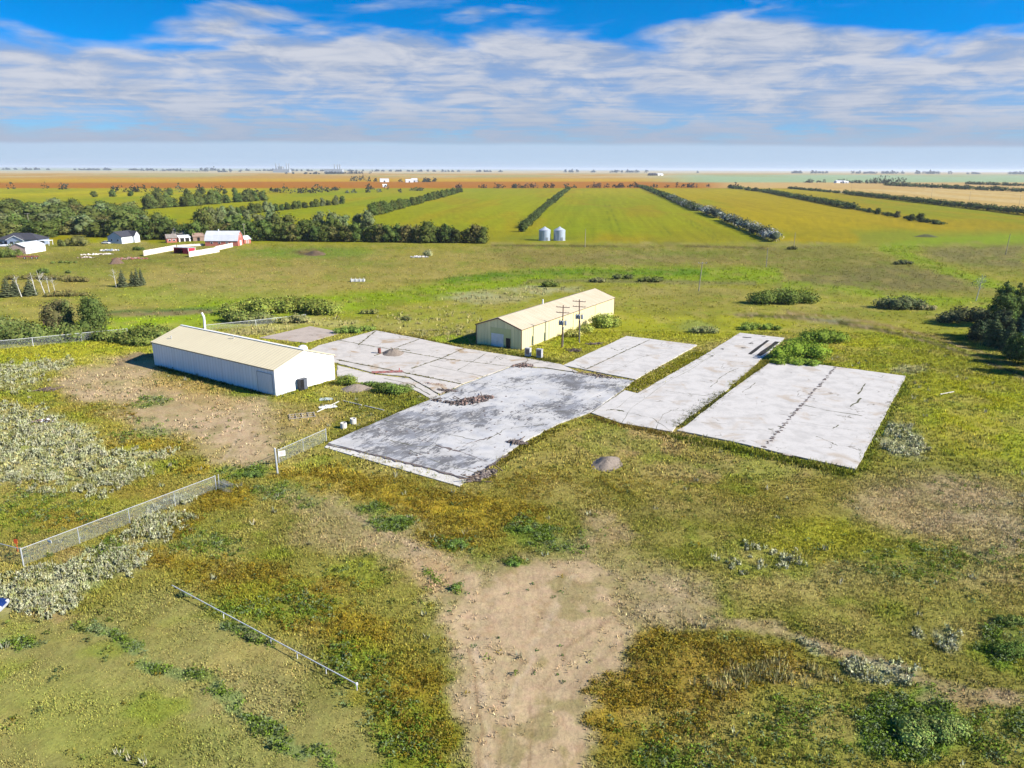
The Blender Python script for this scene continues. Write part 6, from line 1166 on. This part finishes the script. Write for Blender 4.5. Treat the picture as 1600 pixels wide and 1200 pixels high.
for x in (1.5, 3.8, 15.5, 18): MB().box(x, x + 1.4, -.06, 0, 1, 2.2).build('window', M_GLASS, r)
for x in (7.5, 11): MB().box(x, x + 1.5, -1.57, -1.51, 1, 2.3).build('window', M_GLASS, r)
MB().box(HL - .5, HL + 5, .5, 5, 2.4, 2.6).box(HL + 4.6, HL + 4.8, .6, .8, 0, 2.4).box(HL + 4.6, HL + 4.8, 4.6, 4.8, 0, 2.4).build('carport', M_SIDING, r); MB().box(4, 14, -6, -1.6, .3, .9).build('deck', M_SIDING, r)
r, rf = farm('white_shed', 'white shed with a grey roof and two small windows below the dark roofed house', 'shed', (41, 397), (77, 391), 15, 8, 3.2, 4.9, M_SIDING, M_TIN, mat('pinkish boards', (.5, .36, .32), .8)); opening(r, 'window', 'front', 3.5, 1.3, 2.0, .8, M_GLASS, M_SIDING); opening(r, 'window', 'front', 9.5, 1.3, 2.0, .8, M_GLASS, M_SIDING); opening(r, 'door', 'left', 3, 0, 2.2, 1.2, M_BLACK, M_OLDW)
for px, py, w_, h, c, lb in ((12, 402, 13, 5, (.06,.085,.035), 'dark green trees in front of the dark roofed house at the left edge'), (30, 392, 9, 5, (.055,.08,.035), 'dark green bushes between the house and the white shed'), (62, 381, 8, 6, (.05,.075,.035), 'dark round bush at the right end of the dark roofed house'), (122, 384, 13, 6.2, (.085,.095,.05), 'brownish green tree group alone on the farmyard lawn'), (96, 385, 4, 4, (.075,.095,.05), 'small thin tree left of the tree group on the lawn'), (68, 427, 4, 2, (.06,.09,.04), 'small bush in the pasture below the rusty machine'), (107, 427, 1.8, 1.2, (.06,.085,.04), 'tiny bush in the pasture right of the small bush'), (100, 411, 14, .9, (.07,.10,.04), 'low dark weeds in front of the pale scrap line'), (216, 391, 6, 1.8, (.05,.08,.03), 'dark bush left of the corral')): bush(px, py, w_, h, c, lb, 1300, .4, 6)
# vehicles
M_TYRE = mat('tyre rubber', (.02, .02, .02), .9); M_RIM = mat('wheel rim', (.45, .45, .47), .35, metal=.8)
def car(px, py, rz, mt, label, ln=4.5, name='parked_car', h=1.5):
    r = empty(name, V3(P(px, py)), rz); tag(r, label, 'car'); wd = 1.8; hb = h * .58
    sec = [(-ln / 2, .35, hb * .8, .8), (-ln / 2 + .12, .25, hb * .95, .9), (-ln * .28, .22, hb, .9), (0, .22, hb * 1.02, .9), (ln * .25, .22, hb * .98, .9), (ln / 2 - .3, .25, hb * .82, .88), (ln / 2, .35, hb * .62, .78)]
    vs = []; 
    for x, z0, z1, hw in sec: vs += [(x, -hw, z0), (x, -hw, z1 - .1), (x, -hw + .12, z1), (x, hw - .12, z1), (x, hw, z1 - .1), (x, hw, z0)]
    fs = [(6 * i + k, 6 * i + (k + 1) % 6, 6 * i + 6 + (k + 1) % 6, 6 * i + 6 + k) for i in range(len(sec) - 1) for k in range(6)] + [(5, 4, 3, 2, 1, 0), tuple(range(6 * len(sec) - 6, 6 * len(sec)))]
    MB().add(vs, fs).build('body', mt, r, True)
    cab = [(-ln * .40, .78), (-ln * .26, .60), (ln * .10, .60), (ln * .26, .78)]; zz = [hb * .97, h - .04, h - .02, hb * .97]; vs = []
    for (x, hw), z in zip(cab, zz): vs += [(x, -hw, z), (x, hw, z)]
    MB().add(vs, [(0, 2, 3, 1), (2, 4, 5, 3), (4, 6, 7, 5), (0, 6, 4, 2), (1, 3, 5, 7), (0, 1, 7, 6)]).build('window', M_GLASS, r)
    MB().add([(-ln * .26, -.61, h - .03), (ln * .10, -.61, h - .01), (ln * .10, .61, h - .01), (-ln * .26, .61, h - .03), (-ln * .25, -.58, h + .02), (ln * .09, -.58, h + .04), (ln * .09, .58, h + .04), (-ln * .25, .58, h + .02)], [(3,2,1,0),(4,5,6,7),(0,1,5,4),(1,2,6,5),(2,3,7,6),(3,0,4,7)]).build('roof', mt, r)
    for x in (-ln * .31, ln * .31):
        for y in (-.88, .88):
            wl = MB().tube((x, y - .11, .33), (x, y + .11, .33), .33, .33, 18).build('wheel', M_TYRE, r); MB().tube((x, y - .125, .33), (x, y + .125, .33), .2, .2, 12).build('rim', M_RIM, wl)
    for y in (-.62, .62): MB().box(ln / 2 - .16, ln / 2 + .01, y - .17, y + .17, hb * .55, hb * .72).build('headlight', M_WHITE, r); MB().box(-ln / 2 - .02, -ln / 2 + .1, y - .17, y + .17, hb * .62, hb * .82).build('tail_light', mat('tail lamp red', (.4, .02, .02), .3), r)
    MB().box(ln / 2 - .1, ln / 2 + .06, -.8, .8, .28, .5).build('bumper', M_PIPE, r); MB().box(-ln / 2 - .06, -ln / 2 + .1, -.8, .8, .3, .52).build('bumper', M_PIPE, r)
car(166, 381, R_(-8), mat('white car paint', (.75, .76, .77), .3), 'white car parked beside the pale blue garage house'); car(-32, 954, R_(4), mat('dark blue car paint', (.012, .03, .13), .25), 'dark blue car whose front just shows at the left edge of the picture', 4.6, 'parked_car', 1.6)
r = empty('farm_implement', V3(P(48, 404)), R_(5)); tag(r, 'rusty red farm implement with wheels in front of the white shed', 'farm machine'); MR2 = mat('rust red steel', (.28, .09, .07), .8, (.2, .08, .06), 2)
m = MB(); m.box(-6, 4, -.15, .15, .9, 1.15).box(-4.5, -4.2, -2, 2, .8, 1.1).box(2.5, 2.8, -2, 2, .8, 1.1).box(-5, 3, -1.6, -1.35, .8, 1.1).box(-5, 3, 1.35, 1.6, .8, 1.1); m.build('frame', MR2, r); m = MB()
for k in range(9): m.tube((-4.8 + k * .9, -1.4, .9), (-5.1 + k * .9, -1.8, .05), .07).tube((-4.8 + k * .9, -1.4, 1.0), (-5.0 + k * .9, -1.0, 2.0), .06)
m.each('tine', MR2, r)
for x in (-1.5, 1.6, 3.6): w_ = MB().tube((x, -2.1, .5), (x, -1.8, .5), .5, .5, 14).build('wheel', M_TYRE, r); MB().tube((x, -2.13, .5), (x, -1.78, .5), .26, .26, 10).build('rim', M_CREAM, w_)
heap('hay_stack', 182, 412, 3.2, 2.0, 2.6, mat('brown old hay', (.14, .09, .065), 1, (.09, .06, .045), 3, .6), 'dark brown old hay stack in the pasture below the scrap line', 7, 'hay stack')
rubble('scrap_heap', 203, 405, 7.5, 1.6, 60, [M_OLDW, MR2], 'rusty brown scrap line right of the dark hay stack', 31, R_(12), .3, .9, 14, 0); rubble('stone_pile', 152, 398, 7, 1.6, 60, [M_CREAM], 'pale stones and boards in the scrap line left of the hay stack', 32, R_(22), .3, .8, 8, 0); rubble('stone_pile', 172, 392, 5, 1.4, 40, [M_CREAM, M_TRANS], 'grey and pale scrap at the upper end of the scrap line', 33, R_(18), .3, 1.0, 6, 0); rubble('stone_pile', 134, 403, 3.5, 1.0, 24, [M_CREAM, M_OLDW], 'pale scrap at the lower left end of the scrap line', 34, R_(15), .25, .7, 5, 0)
rubble('stone_pile', 655, 402, 4.2, 1.4, 50, [M_CREAM, M_TRANS], 'pale stone pile beside the silver bush in the pasture', 35, 0, .3, .8, 0, 0)
r = empty('water_trough', V3(P(559, 440)), .05); tag(r, 'white trough with panels alone in the tan pasture', 'trough'); MB().box(-2.6, 2.6, -.6, -.5, .1, .9).box(-2.6, 2.6, .5, .6, .1, .9).box(-2.6, -2.5, -.5, .5, .1, .9).box(2.5, 2.6, -.5, .5, .1, .9).box(-2.5, 2.5, -.5, .5, .1, .2).build('tank', M_DOOR, r)
for x in (-2.2, -.6, .9, 2.3): MB().box(x - .08, x + .08, -.75, -.62, -.1, 1.5).build('post', M_DOOR, r)
# grain bins
def bin_(px, py, label):
    r = empty('grain_bin', V3(P(px, py))); tag(r, label, 'grain bin', 'pair of grain bins'); R0 = 3.35; pr = [(R0, 0)]; 
    for k in range(29): pr += [(R0 + (.05 if k % 2 else 0), .1 + k * .2)]
    MB().lathe(pr + [(R0, 5.9)], 40).build('wall', mat('galvanised bin', (.40, .45, .52), .38, (.34, .39, .46), .5, .4, metal=.35), r, True)
    rf = MB().lathe([(R0 + .15, 5.88), (R0 * .7, 6.55), (R0 * .35, 7.2), (.45, 7.55), (.45, 7.85), (.1, 7.95)], 40).build('roof', mat('bin roof', (.5, .53, .57), .4, metal=.3), r, False)
    m = MB(); m.tube((-R0 * .5, -R0 * .92, 0), (-R0 * .5, -R0 * .92, 5.9), .05).tube((-R0 * .5 + .5, -R0 * .92, 0), (-R0 * .5 + .5, -R0 * .92, 5.9), .05); m.build('ladder', M_PIPE, r); MB().box(.8, 1.9, -R0 - .12, -R0 + .6, .3, 2.0).build('door', M_PIPE, r)
    MB().lathe([(R0 + .3, -.1), (R0 + .3, .06), (R0 + .1, .06)], 30).build('base', M_CON, r)
bin_(851, 375.5, 'left grain bin of the two grey steel bins at the field edge'); bin_(874, 375.5, 'right grain bin of the two grey steel bins at the field edge')
# far farmsteads
for n, to, Ln, Wd, he, hr, wm, rm, lb in (((594, 284.5), (606, 284.5), 26, 14, 6, 10, M_SIDING, M_TIN, 'white barn in the far farmstead beyond the orange field'), ((634, 285), (644, 285), 22, 12, 5, 9, M_SIDING, M_TIN, 'left white house of the far farmstead right of the white barn'), ((643, 284.6), (651, 284.6), 18, 12, 6, 11, M_TIN, M_TIN, 'right grey roofed house of the far farmstead'), ((598, 292.5), (603, 292.5), 9, 7, 4, 6.5, M_SIDING, M_SIDING, 'tiny white house in front of the orange field'), ((1307, 286), (1320, 286), 34, 14, 5, 8, M_SIDING, M_TIN, 'long white shed in the far farmstead on the right'), ((1319, 286.3), (1325, 286.3), 16, 10, 4, 7, M_TIN, M_SIDING, 'grey shed right of the long white shed far on the right'), ((1016, 274.3), (1026, 274.3), 55, 30, 8, 16, M_OLDW, M_SHING, 'dark roofed barn far out on the pale plain'), ((1027, 274.2), (1036, 274.2), 50, 26, 8, 14, M_SIDING, M_TIN, 'white shed beside the dark roofed barn far out on the plain')):
    r, rf = farm('far_barn' if 'house' not in lb else 'far_house', lb, 'barn' if 'barn' in lb else ('house' if 'house' in lb else 'shed'), n, to, Ln, Wd, he, hr, wm, rm); opening(r, 'door', 'front', Ln * .4, 0, he * .7, Ln * .18, M_GLASS)
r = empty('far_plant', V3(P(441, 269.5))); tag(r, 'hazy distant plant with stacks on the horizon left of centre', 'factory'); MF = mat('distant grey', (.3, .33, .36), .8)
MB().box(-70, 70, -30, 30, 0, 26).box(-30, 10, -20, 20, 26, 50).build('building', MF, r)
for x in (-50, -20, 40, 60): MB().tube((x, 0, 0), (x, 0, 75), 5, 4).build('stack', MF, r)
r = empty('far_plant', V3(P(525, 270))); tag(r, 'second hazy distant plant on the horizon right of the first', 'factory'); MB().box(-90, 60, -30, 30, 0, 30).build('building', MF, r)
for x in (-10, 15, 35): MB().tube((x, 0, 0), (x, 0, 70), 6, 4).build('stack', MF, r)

# ------------------------------------------------------------------ air
def haze():
    m = bpy.data.materials.new('air'); m.use_nodes = True; t = m.node_tree; t.nodes.clear(); v = N(t, 'ShaderNodeVolumePrincipled'); v.inputs['Color'].default_value = (.86, .92, 1, 1); v.inputs['Density'].default_value = 4.0e-5; v.inputs['Anisotropy'].default_value = .1
    o = N(t, 'ShaderNodeOutputMaterial'); L(t, v.outputs[0], o.inputs['Volume']); h = MB().box(-60000, 60000, -2000, 60000, -1.6, 90).build('haze', m); tag(h, 'pale blue air over the far plain', 'haze', None, 'stuff')
haze()
print('TREES', len([o for o in bpy.data.objects if o.get('category') == 'tree']))
